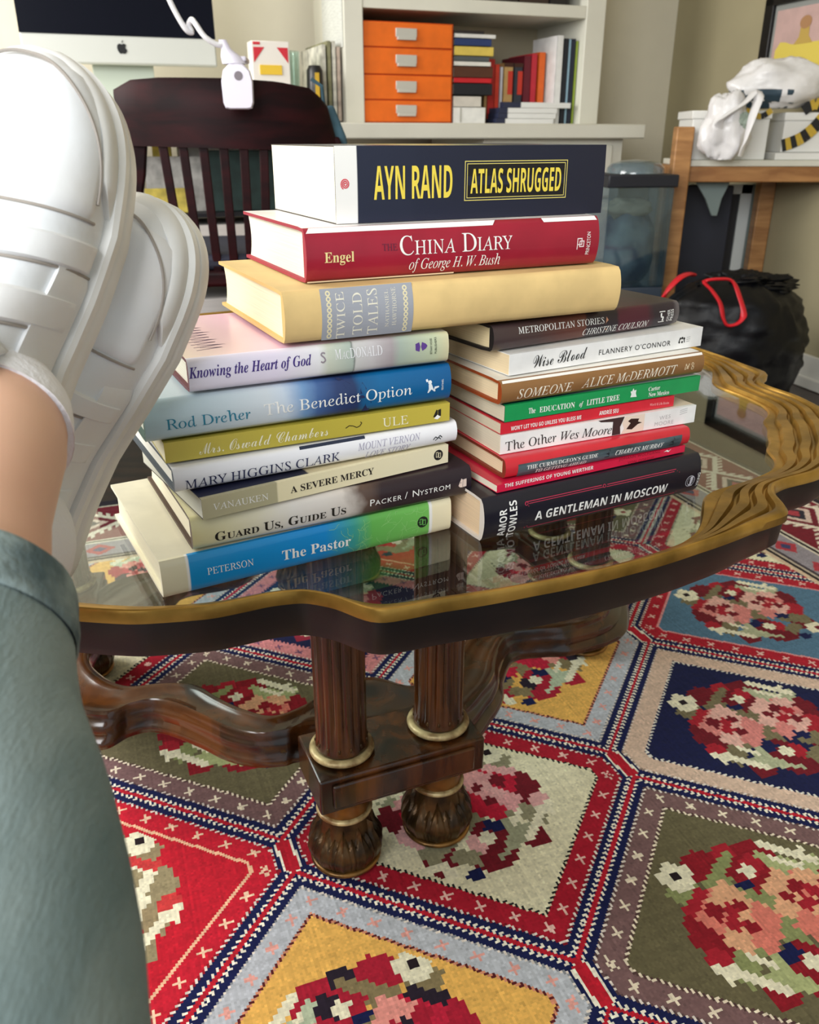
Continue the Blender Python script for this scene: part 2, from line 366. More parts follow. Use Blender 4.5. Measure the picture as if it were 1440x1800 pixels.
# bouquets: drawn in steps of two stitches, in units of the bouquet radius
BQ = [('e', -.70, .06, .22, .26, 0, 'dr'), ('e', -.60, .34, .18, .16, 0, 'rd'), ('e', .78, .10, .20, .24, 0, 'dr'), ('e', .70, -.18, .18, .16, 0, 'rd'), ('e', -.30, .72, .20, .14, 20, 'dr'), ('e', .34, .66, .22, .15, -20, 'dr'), ('e', .02, -.72, .24, .13, 0, 'dr'), ('e', -.50, -.58, .18, .14, 30, 'dr'), ('e', .56, -.56, .18, .13, 0, 'dr'), ('e', .06, .76, .12, .10, 0, 'rd'), ('e', -.84, -.18, .10, .12, 0, 'rd'),
      ('r', -.58, -.26, .24, .10, 35, 'gr'), ('r', -.36, -.44, .20, .10, 35, 'lg'), ('r', -.12, .56, .26, .10, 28, 'gr'), ('r', .52, -.40, .22, .11, -30, 'gr'), ('r', .03, .20, .12, .24, 20, 'gr'), ('r', .02, -.22, .12, .22, -20, 'gr'), ('r', .50, .48, .20, .09, -40, 'lg'), ('r', -.22, -.60, .20, .08, -20, 'lg'), ('r', -.66, .54, .16, .09, 30, 'gr'), ('r', .30, -.62, .14, .08, 20, 'gr'), ('r', .84, .36, .12, .07, 30, 'lg'),
      ('r', -.46, .18, .22, .18, 30, 'pk'), ('r', -.30, .32, .16, .12, 30, 'lp'), ('r', -.22, .10, .17, .17, 45, 'lp'), ('r', -.44, -.04, .18, .12, 30, 'lp'), ('r', -.24, -.14, .14, .10, 30, 'pk'), ('r', -.08, .04, .10, .12, 30, 'pk'),
      ('r', .48, .10, .22, .18, 30, 'pk'), ('r', .32, .26, .16, .12, 30, 'lp'), ('r', .28, .04, .15, .15, 45, 'lp'), ('r', .50, -.12, .18, .12, 30, 'lp'), ('r', .64, .26, .12, .10, 30, 'lp'), ('r', .26, -.16, .12, .10, 30, 'pk'),
      ('r', -.52, .24, .08, .07, 35, 'dr'), ('r', -.34, .20, .06, .07, 35, 'rd'), ('r', -.44, .06, .07, .06, 35, 'rd'), ('r', -.24, .22, .05, .06, 35, 'dr'), ('r', -.30, -.02, .06, .05, 35, 'dr'), ('r', .46, .20, .08, .06, 35, 'dr'), ('r', .60, .12, .06, .07, 35, 'rd'), ('r', .42, .02, .07, .06, 35, 'rd'), ('r', .30, .14, .05, .06, 35, 'dr'), ('r', .58, -.04, .06, .05, 35, 'dr'),
      ('r', -.04, -.46, .17, .15, 45, 'dr'), ('r', .10, -.50, .10, .09, 45, 'rd'), ('r', -.04, -.46, .075, .075, 45, 'wh'), ('r', .14, .50, .18, .15, 30, 'dr'), ('r', .24, .56, .10, .09, 30, 'rd'), ('r', .14, .50, .075, .07, 30, 'wh'), ('r', -.16, -.34, .10, .06, 20, 'nv'), ('r', .40, -.30, .09, .05, -20, 'nv'), ('r', -.02, .38, .07, .05, 10, 'nv'),
      ('r', .70, .56, .26, .045, -40, 'wh'), ('r', .60, .46, .14, .04, -40, 'wh'), ('r', .82, .52, .10, .035, 20, 'wh'), ('r', -.70, -.40, .28, .045, -38, 'wh'), ('r', -.58, -.50, .16, .04, -38, 'wh'), ('r', -.82, -.34, .10, .035, 25, 'wh'), ('r', -.46, -.32, .12, .03, -38, 'wh'),
      ('e', -.62, .76, .09, .08, 0, 'wh'), ('e', -.73, .70, .08, .07, 0, 'wh'), ('e', -.51, .70, .08, .07, 0, 'wh'), ('e', -.67, .60, .07, .07, 0, 'wh'), ('e', -.56, .60, .07, .07, 0, 'wh'), ('e', -.62, .68, .045, .045, 0, 'bk'),
      ('e', .66, -.80, .09, .08, 0, 'wh'), ('e', .77, -.74, .08, .07, 0, 'wh'), ('e', .55, -.74, .08, .07, 0, 'wh'), ('e', .71, -.66, .07, .07, 0, 'wh'), ('e', .60, -.66, .07, .07, 0, 'wh'), ('e', .66, -.73, .045, .045, 0, 'dr'), ('e', .30, -.84, .09, .06, 0, 'nv')]
PAL = {'dr': DK, 'rd': (168, 34, 48), 'pk': PINK, 'lp': LPINK, 'gr': GRN, 'lg': LGRN, 'wh': CRM, 'bk': BLK, 'nv': NAVY}
ALT = {'red': {'dr': (150, 136, 104), 'rd': (200, 60, 60), 'pk': CRM, 'lp': CRM, 'gr': (150, 132, 100)},
       'gold': {'dr': (170, 30, 52), 'pk': (196, 34, 62), 'lp': (232, 150, 140), 'gr': (136, 120, 86), 'rd': (40, 30, 44), 'lg': (186, 196, 168)},
       'cream': {'gr': (146, 140, 112), 'lg': (160, 160, 132), 'pk': (190, 30, 56), 'lp': (222, 160, 160), 'rd': (226, 170, 168)},
       'olive': {'pk': (222, 126, 110), 'lp': (226, 170, 132), 'gr': (140, 146, 96), 'lg': (170, 176, 124), 'dr': (140, 26, 38)},
       'navy_pink': {'dr': (150, 40, 60), 'lp': (226, 190, 150)}}
stp = ST*1.0
qx = np.round((LX*RE[0]+LY*RE[1])/(2*ST))*2*ST; qy = np.round((LX*RF[0]+LY*RF[1])/(2*ST))*2*ST
for nm in names:
    inb = (kidx == names.index(nm)) & (D > 50); pal = dict(PAL); pal.update(ALT.get(nm, {}))
    Rb = .105; sg = -1 if nm in ('cream', 'gold', 'red') else 1
    X_ = sg*qx[inb]/Rb; Y_ = qy[inb]/(Rb*1.12); cc = col[inb]
    for t_, cx, cy, rx, ry, an, k in BQ:
        ca, sa = math.cos(rad(an)), math.sin(rad(an)); u = ((X_-cx)*ca+(Y_-cy)*sa)/(rx*1.12); w = (-(X_-cx)*sa+(Y_-cy)*ca)/(ry*1.12)
        ms = (u*u+w*w < 1) if t_ == 'e' else ((np.abs(u) < 1) & (np.abs(w) < 1)); cc[ms] = pal[k]
    col[inb] = cc
# guard stripes and outer border
def stripe(c0, mot, coord, t_):
    k = coord
    put(k > 0, (214, 188, 160)); put(k > .010, (40, 30, 34)); put(k > .018, (196, 180, 160)); put(k > .022, (70, 60, 66))
    put(k > .030, (150, 142, 150))
    z_ = ((t_ % .10)-.05); put((k > .030) & (k < .088) & (np.abs(z_)+np.abs(k-.058)*1.2 < .030), (178, 60, 70)); put((k > .030) & (k < .088) & (np.abs(z_)+np.abs(k-.058)*1.2 < .014), (60, 66, 108))
    put(k > .088, (226, 216, 196)); put(k > .094, (40, 30, 34)); put(k > .100, (226, 216, 196)); put(k > .106, (118, 26, 40))
    z2 = ((t_ % .17)-.085); r_ = np.abs(z2)*.9+np.abs(k-.19)*1.15
    inside = (k > .112) & (k < .27)
    put(inside & (r_ < .088), (226, 214, 196)); put(inside & (r_ < .070), (112, 26, 40)); put(inside & (r_ < .052), (214, 190, 176)); put(inside & (r_ < .036), (44, 40, 50)); put(inside & (r_ < .020), (170, 60, 70))
    jag = inside & (r_ > .088) & (r_ < .104) & ((t_ % .016) < .008); put(jag, (226, 214, 196))
    put(k > .274, (226, 216, 196)); put(k > .28, (40, 30, 40))
stripe(None, None, Ec-1.163, Fc)
stripe(None, None, np.where(Ec < 1.163+(Fc-1.55), Fc-1.55, -1), Ec)
col *= (1+rng.normal(0, .035, len(PX)))[:, None]
hb = np.sin(Fc/ST*.9)*.02+rng.normal(0, .02, ne-1).repeat(nf-1); col *= (1+hb)[:, None]
col = np.clip(col, 0, 255)/255; colL = np.where(col <= .04045, col/12.92, ((col+.055)/1.055)**2.4)
Eg, Fg = np.meshgrid(e_ax, f_ax, indexing='ij'); Eg = Eg.ravel(); Fg = Fg.ravel()
zg = rng.normal(0, .00022, len(Eg))
co = np.stack([Eg*RE[0]+Fg*RF[0], Eg*RE[1]+Fg*RF[1], zg-.0004], 1)
idx = (np.arange(ne-1)[:, None]*nf+np.arange(nf-1)[None, :]).ravel()
fa = np.stack([idx, idx+nf, idx+nf+1, idx+1], 1)
# skirt down to the floor
edge = [i*nf for i in range(ne)]+[(ne-1)*nf+j for j in range(1, nf)]+[i*nf+nf-1 for i in range(ne-2, -1, -1)]+[j for j in range(nf-2, 0, -1)]
base0 = len(co); low = co[edge].copy(); low[:, 2] = FL; co = np.vstack([co, low]); K = len(edge)
sk = np.array([[edge[(i+1) % K], edge[i], base0+i, base0+(i+1) % K] for i in range(K)])
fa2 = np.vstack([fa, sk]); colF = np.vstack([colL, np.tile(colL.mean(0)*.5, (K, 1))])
me = bpy.data.meshes.new('rug'); me.vertices.add(len(co)); me.vertices.foreach_set('co', co.ravel())
me.loops.add(len(fa2)*4); me.loops.foreach_set('vertex_index', fa2.ravel().astype(np.int32))
me.polygons.add(len(fa2)); me.polygons.foreach_set('loop_start', np.arange(len(fa2), dtype=np.int32)*4)
me.update(); me.validate()
at = me.color_attributes.new('weave', 'FLOAT_COLOR', 'CORNER')
at.data.foreach_set('color', np.concatenate([np.repeat(colF, 4, 0), np.ones((len(fa2)*4, 1))], 1).ravel())
rm, nt, bs, N, L = new_mat('woven_wool')
ca = N.new('ShaderNodeAttribute'); ca.attribute_name = 'weave'; L.new(ca.outputs['Color'], bs.inputs['Base Color'])
bs.inputs['Roughness'].default_value = .95; bs.inputs['Specular IOR Level'].default_value = .15; bs.inputs['Sheen Weight'].default_value = .05
me.materials.append(rm)
rug = bpy.data.objects.new('rug', me); COL.objects.link(rug)
tag(rug, 'patterned wool rug of hexagons with flower bouquets lying on the floor under the glass table', 'rug')
del co, fa, fa2, colF, col, LX, LY

# ------------------------------------------------------------------ glass-topped table
ZG = .4405
TC = (-.0825, 1.0445)
table = thing('coffee_table', 'low glass-topped table with a scalloped gilt rim on fluted wooden columns', 'table', (TC[0], TC[1], 0))
HALF = [(0, .549), (8, .550), (15, .555), (19.15, .5635), (20.2, .561), (22.5, .541), (24.8, .532), (27.2, .537), (31, .556), (36, .570), (41, .575), (45, .575)]
HALFW = [(0, .530), (8, .5295), (12, .522), (15, .508), (18.6, .490), (21, .482), (23.3, .487), (27, .500), (32.3, .514), (36, .513), (39, .498), (42, .504), (45, .500)]
HALFN = [(0, .530), (8, .5305), (15, .533), (19.15, .538), (20.2, .536), (22.5, .520), (24.8, .512), (27.2, .513), (31, .531), (36, .545), (41, .550), (45, .550)]
def outline(narrow, wide, smooth, n=90):
    """closed curve of the four bowed sides; two opposite corner lobes carry the wide stepped shells"""
    pts = []
    for k in range(4):
        for j in range(-n, n):
            ph = 45*j/n; tabl = wide if (ph > 0) == (k % 2 == 0) else narrow
            r = float(np.interp(abs(ph), [a for a, _ in tabl], [b_ for _, b_ in tabl]))
            a = rad(-64.15+90*k+ph); pts.append((r*math.cos(a), r*math.sin(a)))
    P_ = np.array(pts)
    for _ in range(smooth):
        P_ = (np.roll(P_, 1, 0)+2*P_+np.roll(P_, -1, 0))/4
    return P_
OUT = outline(HALF, HALF, 2); INN = outline(HALFN, HALFW, 12)
brass = M('aged_gilt', (192, 150, 72), .30, .75, vary=(22, .3), bump=(70, .08), alt=(140, 108, 46))
PROF = [(.05, -.0090), (0.0, -.0085), (0.0, -.0020), (.04, .0010), (.09, .0016), (.15, .0002), (.18, -.0045), (.21, -.0045), (.24, -.0008), (.36, -.0010), (.39, -.0070), (.42, -.0070), (.45, -.0030), (.57, -.0034), (.60, -.0098), (.63, -.0098), (.66, -.0058), (.80, -.0064), (.83, -.0112), (.86, -.0104), (.97, -.0100), (1.0, -.0118), (1.0, -.0220)]
def rim_rings(prof, A, B_, z0):
    n = len(A); out = []
    for t_, dz in prof:
        P_ = A*(1-t_)+B_*t_; out.append([(p[0], p[1], z0+dz) for p in P_])
    return out
G().loft(rim_rings(PROF, OUT, INN, .4525), closed=True, cap=False, loop=True).build('rim', brass, table, smooth=35)
darkwood = wood_mat('dark_stained_wood', (9, 8, 9), (20, 15, 14), .4, 5, (3, 3, 8), .08)
AP = [(.02, 0), (.02, -.016), (.12, -.021), (.55, -.021), (.9, -.010), (.9, 0)]
G().loft(rim_rings([(.03, -.0), (.06, -.022), (.14, -.028), (.9, -.028), (.95, -.016)], OUT, INN, .4445), closed=True, cap=False, loop=True).build('apron', darkwood, table, smooth=35)
# glass sheet
GP = OUT*.05+INN*.95
gm = glass_mat('table_glass', (.80, .86, .84), 1.1)
gg = G(); nO = len(GP)
gg.add([(p[0], p[1], ZG) for p in GP]+[(0, 0, ZG)], [(i, (i+1) % nO, nO) for i in range(nO)])
gg.add([(p[0], p[1], ZG-.005) for p in GP]+[(0, 0, ZG-.005)], [((i+1) % nO, i, nO) for i in range(nO)])
gg.add([(p[0], p[1], z) for z in (ZG, ZG-.005) for p in GP], [(i, nO+i, nO+(i+1) % nO, (i+1) % nO) for i in range(nO)])
gg.build('glass_top', gm, table, smooth=0)
# columns in pairs
walnut = wood_mat('polished_walnut', (26, 13, 6), (92, 50, 18), .24, 7, (6, 6, 1.2), .25)
bronze = M('bronzed_carving', (92, 66, 36), .32, .6, vary=(40, .65), bump=(60, .1))
ringm = M('worn_ivory_gilt', (212, 192, 142), .38, .25, vary=(60, .45), alt=(120, 88, 50))
def column_bm():
    n = 96; rings = []
    for z, d_, dr in [(.158, 0, .001), (.163, 0, .001), (.170, .0022, 0), (.20, .0026, 0), (.38, .0026, 0), (.388, .0022, 0), (.394, 0, .0005), (.404, 0, .003), (.406, 0, .003)]:
        rings.append([((.0268+dr-d_*max(0, math.cos(2*PI*j/n*14)))*math.cos(2*PI*j/n), (.0268+dr-d_*max(0, math.cos(2*PI*j/n*14)))*math.sin(2*PI*j/n), z) for j in range(n)])
    return G().loft(rings)
def foot_bm():
    n = 220; rings = []; prof = [(.0, .034), (.002, .0365), (.006, .0372), (.010, .0355), (.012, .0345)]+[(.012+.058*k/28, None) for k in range(1, 29)]+[(.072, .0262)]
    for z, r in prof:
        if r is None:
            q = (z-.012)/.058; r = .0345+.0048*math.sin(PI*min(1, q*1.7)*.9)-.0112*max(0, q-.26)/.74
        ring_ = []
        for j in range(n):
            a = 2*PI*j/n; k = (a/(2*PI/10)) % 1-.5; q = (z-.012)/.058; b_ = 0
            if 0 <= q <= .98:
                for kk, ph, top in ((k, 0, .80), (((a/(2*PI/10))+.5) % 1-.5, 1, .62)):
                    w = .44*max(0, 1-(q/top)**2.2) if q < top else 0
                    if abs(kk) < w:
                        x = abs(kk)/max(w, .01); b_ = max(b_, .0042*(1-.45*x*x)*(1-.35*ph)+(.0010 if x < .14 else 0)+(.0006 if .72 < x < .9 else 0))
            ring_.append(((r-.0014+b_)*math.cos(a), (r-.0014+b_)*math.sin(a), z))
        rings.append(ring_)
    return G().loft(rings)
torus = lambda r, z, t_: [(r+t_*math.cos(a), z+t_*.8*math.sin(a)) for a in [2*PI*k/12 for k in range(12)]]
col_mesh = column_bm(); foot_mesh = foot_bm()
def make_column(c):
    if not COLS:
        co_ = col_mesh.build('column', walnut, table, smooth=40)
        for nm, r, z, t_ in (('collar_ring', .0292, .153, .0052), ('neck_ring', .0285, .101, .0042), ('ankle_ring', .0268, .0725, .0040)):
            pr = torus(r, z, t_); rings = [[(a*math.cos(2*PI*j/40), a*math.sin(2*PI*j/40), z_) for j in range(40)] for a, z_ in pr]
            G().loft(rings, cap=False, loop=True).build(nm, ringm, co_)
        G().lathe([(.0262, .070), (.0268, .076), (.0268, .098), (.026, .104)], 40).build('shank', M('gilt_walnut', (130, 84, 34), .3, .35, vary=(40, .4)), co_)
        bead = G()
        for k in range(14):
            a = 2*PI*(k+.5)/14; cx, cy = .0272*math.cos(a), .0272*math.sin(a)
            bead.lathe([(.0001, .1632), (.0013, .1645), (.0015, .166), (.0013, .1675), (.0001, .1688)], 8, (cx, cy, 0))
        bead.build('beading', bronze, co_)
        foot_mesh.build('foot', bronze, co_, smooth=60)
        G().loft([[(a*math.cos(2*PI*j/48), a*math.sin(2*PI*j/48), z_) for j in range(48)] for a, z_ in torus(.0352, .0068, .0042)], cap=False, loop=True).build('base_ring', M('rubbed_bronze', (150, 108, 56), .28, .7, vary=(40, .5)), co_)
        COLS.append(co_); o = co_
    else:
        o = COLS[0].copy(); COL.objects.link(o); o.parent = table
        for ch in list(COLS[0].children):
            c2 = ch.copy(); COL.objects.link(c2); c2.parent = o
        COLS.append(o)
    o.location = c
COLS = []
PAIRS = [((-.020, .7385), rad(22.7)), ((.251, 1.197), rad(115)), ((-.475, 1.02), rad(-78)), ((-.145, 1.36), rad(22.7))]
for mid, an in PAIRS:
    for s in (-1, 1):
        make_column((mid[0]+math.cos(an)*.0556*s-TC[0], mid[1]+math.sin(an)*.0556*s-TC[1], 0))
for mid, an in PAIRS:
    gb = G()
    gb.box((0, 0, .1265), (.186, .082, .043)); 
    for sy in (-1, 1): gb.box((0, sy*.0425, .1265), (.160, .005, .030))
    gb.build('block', walnut, table, bevel=.004, loc=(mid[0]-TC[0], mid[1]-TC[1], 0), rot=(0, 0, an))
# wavy stretcher shelf joining the blocks
PAIR_PTS = [((-79, .292), (-79, .194)), ((-95.3, .285), (-92, .215)), ((-100, .30), (-98, .25)), ((-105.3, .312), (-104, .277)), ((-111.6, .313), (-111, .278)), ((-119.4, .308), (-119.9, .273)), ((-126.9, .31), (-127.3, .269)), ((-131.5, .321), (-132, .279)), ((-133.6, .342), (-136, .30)), ((-134.6, .375), (-140, .328)), ((-142, .40), (-147, .345)), ((-155, .405), (-155, .35)), ((-168, .395), (-166, .32))]
PAIR_R = [((0, .37), (0, .26)), ((-8, .35), (-8, .25)), ((-16, .300), (-14, .24)), ((-20.2, .262), (-22, .205)), ((-26.1, .234), (-30, .19)), ((-37.8, .242), (-40, .192)), ((-45, .261), (-50, .205)), ((-52.3, .277), (-58, .222)), ((-63.9, .300), (-69.2, .225))]
seq = PAIR_R+PAIR_PTS; seq = seq+[((a+180, r), (b_+180, q)) for (a, r), (b_, q) in seq]
pc = lambda a, r: (r*math.cos(rad(a)), r*math.sin(rad(a)), 0)
So = np.array([tuple(p)[:2] for p in spline([pc(*a) for a, _ in seq], 10, True)]); Si = np.array([tuple(p)[:2] for p in spline([pc(*b_) for _, b_ in seq], 10, True)])
SP = [(-.22, -.040), (-.24, -.036), (-.20, -.030), (-.10, -.026), (-.12, -.018), (-.06, -.012), (.0, -.008), (.0, -.001), (.05, .001), (.14, -.003), (.30, -.003), (.62, -.003), (.74, .001), (.82, .0025), (.92, .002), (1.0, -.003), (1.0, -.022), (.8, -.036), (.1, -.040)]
copper = wood_mat('copper_glazed_wood', (28, 16, 8), (92, 50, 16), .2, 5, (4, 4, 4), .4)
G().loft(rim_rings(SP, So, Si, .147), closed=True, cap=False, loop=True).build('stretcher', copper, table, smooth=50)
# ------------------------------------------------------------------ the stacked books
# x, y of the spine's near end, yaw, z, thickness, spine length (metres)
BOOKS = {
 'pastor':(-0.1740,0.5237,0.5093,0.4406,0.0297,0.2378),
 'guard':(-0.1537,0.5389,0.4768,0.4710,0.0260,0.2282),
 'severe':(-0.1424,0.5328,0.5798,0.4978,0.0156,0.2076),
 'mhc':(-0.1624,0.5409,0.5024,0.5142,0.0190,0.2271),
 'oswald':(-0.1674,0.5462,0.4534,0.5344,0.0148,0.2214),
 'benedict':(-0.1780,0.5424,0.4636,0.5503,0.0297,0.2333),
 'knowing':(-0.1483,0.5553,0.4593,0.5814,0.0238,0.1978),
 'twice':(-0.0871,0.5871,0.4520,0.6073,0.0366,0.2872),
 'china':(-0.0736,0.6150,0.4350,0.6444,0.0380,0.2480),
 'atlas':(-0.0525,0.6394,0.4349,0.6825,0.0518,0.2313),
 'gent':(0.0573,0.6168,0.4822,0.4402,0.0380,0.2323),
 'werther':(0.0702,0.6279,0.4975,0.4784,0.0068,0.2039),
 'curm':(0.0763,0.6402,0.4546,0.4854,0.0176,0.1935),
 'moore':(0.0735,0.6497,0.4383,0.5031,0.0163,0.2039),
 'wont':(0.0735,0.6512,0.4574,0.5197,0.0098,0.1808),
 'educ':(0.0762,0.6516,0.4695,0.5299,0.0140,0.2078),
 'someone':(0.0711,0.6508,0.4808,0.5443,0.0202,0.2156),
 'wise':(0.0794,0.6634,0.5212,0.5650,0.0174,0.2155),
 'metro':(0.0645,0.6669,0.5592,0.5829,0.0221,0.2099),
}
# book, words, style, baseline start x z, baseline end x z, capital height (mm on the spine)
TEXTS = [
 ('atlas','AYN RAND','cond',29.3,15.6,92.8,15.5,22.5),
 ('atlas','ATLAS SHRUGGED','cond',108.3,17.9,189.5,18.1,17.2),
 ('china','Engel','sb',13.2,14.1,35.6,14.0,7.0),
 ('china','THE','s',57.5,20.2,69.2,19.9,4.7),
 ('china','China Diary|sc','s',71.3,16.2,166.4,16.3,13.2),
 ('china','of George H. W. Bush','i',79.3,5.5,156.8,5.1,7.7),
 ('china','PRINCETON','v',239.4,8.3,237.7,25.6,3.4),
 ('twice','TWICE','vs',44.2,0.6,45.3,33.3,6.1),
 ('twice','TOLD','vs',57.5,2.6,57.8,32.0,7.1),
 ('twice','TALES','vs',69.6,1.9,70.2,33.9,7.6),
 ('twice','NATHANIEL','vs',78.3,6.1,78.6,32.5,2.7),
 ('twice','HAWTHORNE','vs',84.3,6.8,84.5,33.7,3.2),
 ('knowing','Knowing the Heart of God','bi',0.1,10.6,86.9,10.5,7.3),
 ('knowing','MacDONALD|sc','s',105.0,12.3,142.1,11.9,7.0),
 ('knowing','BETHANY HOUSE','v',183.3,8.2,182.6,19.9,1.7),
 ('knowing','PUBLISHERS','v',187.2,8.2,186.5,20.4,1.7),
 ('benedict','Rod Dreher','s',13.9,8.3,72.3,8.4,7.5),
 ('benedict','The Benedict Option','s',82.3,9.1,199.2,9.7,8.1),
 ('benedict','SENTINEL','v',226.3,9.8,225.6,18.5,1.5),
 ('oswald','Mrs. Oswald Chambers','script',23.3,2.7,119.1,2.8,7.8),
 ('oswald','ULE','s',163.3,2.9,185.0,2.5,6.8),
 ('mhc','MARY HIGGINS CLARK','s',7.3,2.2,124.5,3.0,7.1),
 ('mhc','MOUNT VERNON','i',138.9,8.4,193.4,8.5,5.4),
 ('mhc','LOVE STORY','i',145.5,1.0,184.8,1.2,5.1),
 ('severe','VANAUKEN','s',7.8,5.5,49.2,4.0,4.8),
 ('severe','A SEVERE MERCY','sb',66.8,4.8,137.3,5.0,5.1),
 ('guard','Guard Us, Guide Us|sc','sb',15.9,4.9,117.2,6.0,7.1),
 ('guard','Packer / Nystrom|sc','n',137.4,8.1,208.2,9.5,5.5),
 ('pastor','PETERSON','s',32.4,11.5,67.0,10.6,5.4),
 ('pastor','The Pastor','sb',89.4,8.8,146.1,8.1,8.0),
 ('metro','METROPOLITAN STORIES','s',24.6,12.8,117.5,11.4,5.0),
 ('metro','CHRISTINE COULSON','i',94.4,3.4,172.2,2.8,5.4),
 ('metro','OTHER','v',197.9,4.9,195.4,14.8,3.4),
 ('metro','PRESS','v',202.3,5.0,199.8,14.9,3.4),
 ('wise','Wise Blood','script',23.6,3.4,79.7,5.0,9.9),
 ('wise',"FLANNERY O'CONNOR",'n',93.0,5.8,176.3,4.7,4.4),
 ('someone','SOMEONE','i',15.3,4.0,69.8,3.6,7.6),
 ('someone','ALICE McDERMOTT','i',79.1,4.6,183.7,4.6,7.8),
 ('educ','The','sb',22.8,4.2,29.5,4.0,4.6),
 ('educ','EDUCATION','sb',33.5,3.7,69.1,3.2,4.6),
 ('educ','of','bi',73.8,3.3,77.9,3.2,4.0),
 ('educ','LITTLE TREE','sb',81.5,3.0,116.3,3.3,4.8),
 ('educ','Carter','sb',148.0,6.9,161.1,6.9,3.6),
 ('educ','New Mexico','sb',148.8,1.8,172.2,1.3,3.7),
 ('wont',"WON'T LET YOU GO UNLESS YOU BLESS ME",'cond',9.6,2.1,79.5,2.1,3.4),
 ('wont','ANDRÉE SEU','cond',98.2,2.8,118.8,2.5,3.6),
 ('wont','World & Life Books','n',153.3,3.6,175.1,2.7,2.4),
 ('moore','The Other','s',4.7,2.4,54.0,3.6,7.6),
 ('moore','Wes Moore','i',58.5,3.7,111.4,2.2,7.6),
 ('moore','WES','n',162.7,7.4,175.1,7.8,3.5),
 ('moore','MOORE','n',158.0,2.4,179.2,2.1,3.5),
 ('curm',"THE CURMUDGEON'S GUIDE",'sb',20.2,6.0,91.8,5.2,3.5),
 ('curm','TO GETTING AHEAD','bi',29.6,1.3,80.9,0.6,3.3),
 ('curm','CHARLES MURRAY','bi',110.7,3.6,164.0,3.0,4.5),
 ('werther','THE SUFFERINGS OF YOUNG WERTHER','bold',6.9,3.3,98.0,2.6,3.2),
 ('werther','JOHANN WOLFGANG','n',126.1,5.2,173.5,4.5,2.4),
 ('werther','VON GOETHE','n',136.5,0.2,166.8,-0.2,2.4),
 ('gent','A GENTLEMAN IN MOSCOW','bold',49.7,10.3,193.5,8.3,8.1),
 ('gent','AMOR','vb',21.3,1.7,19.2,26.6,7.0),
 ('gent','TOWLES','vb',31.2,-1.0,28.2,31.8,7.1),
 ('gent','VIKING','v',231.7,7.0,228.6,19.9,2.9),
]
WHITE = (250, 250, 246); CREAM = (246, 238, 208); INK = (28, 26, 30)
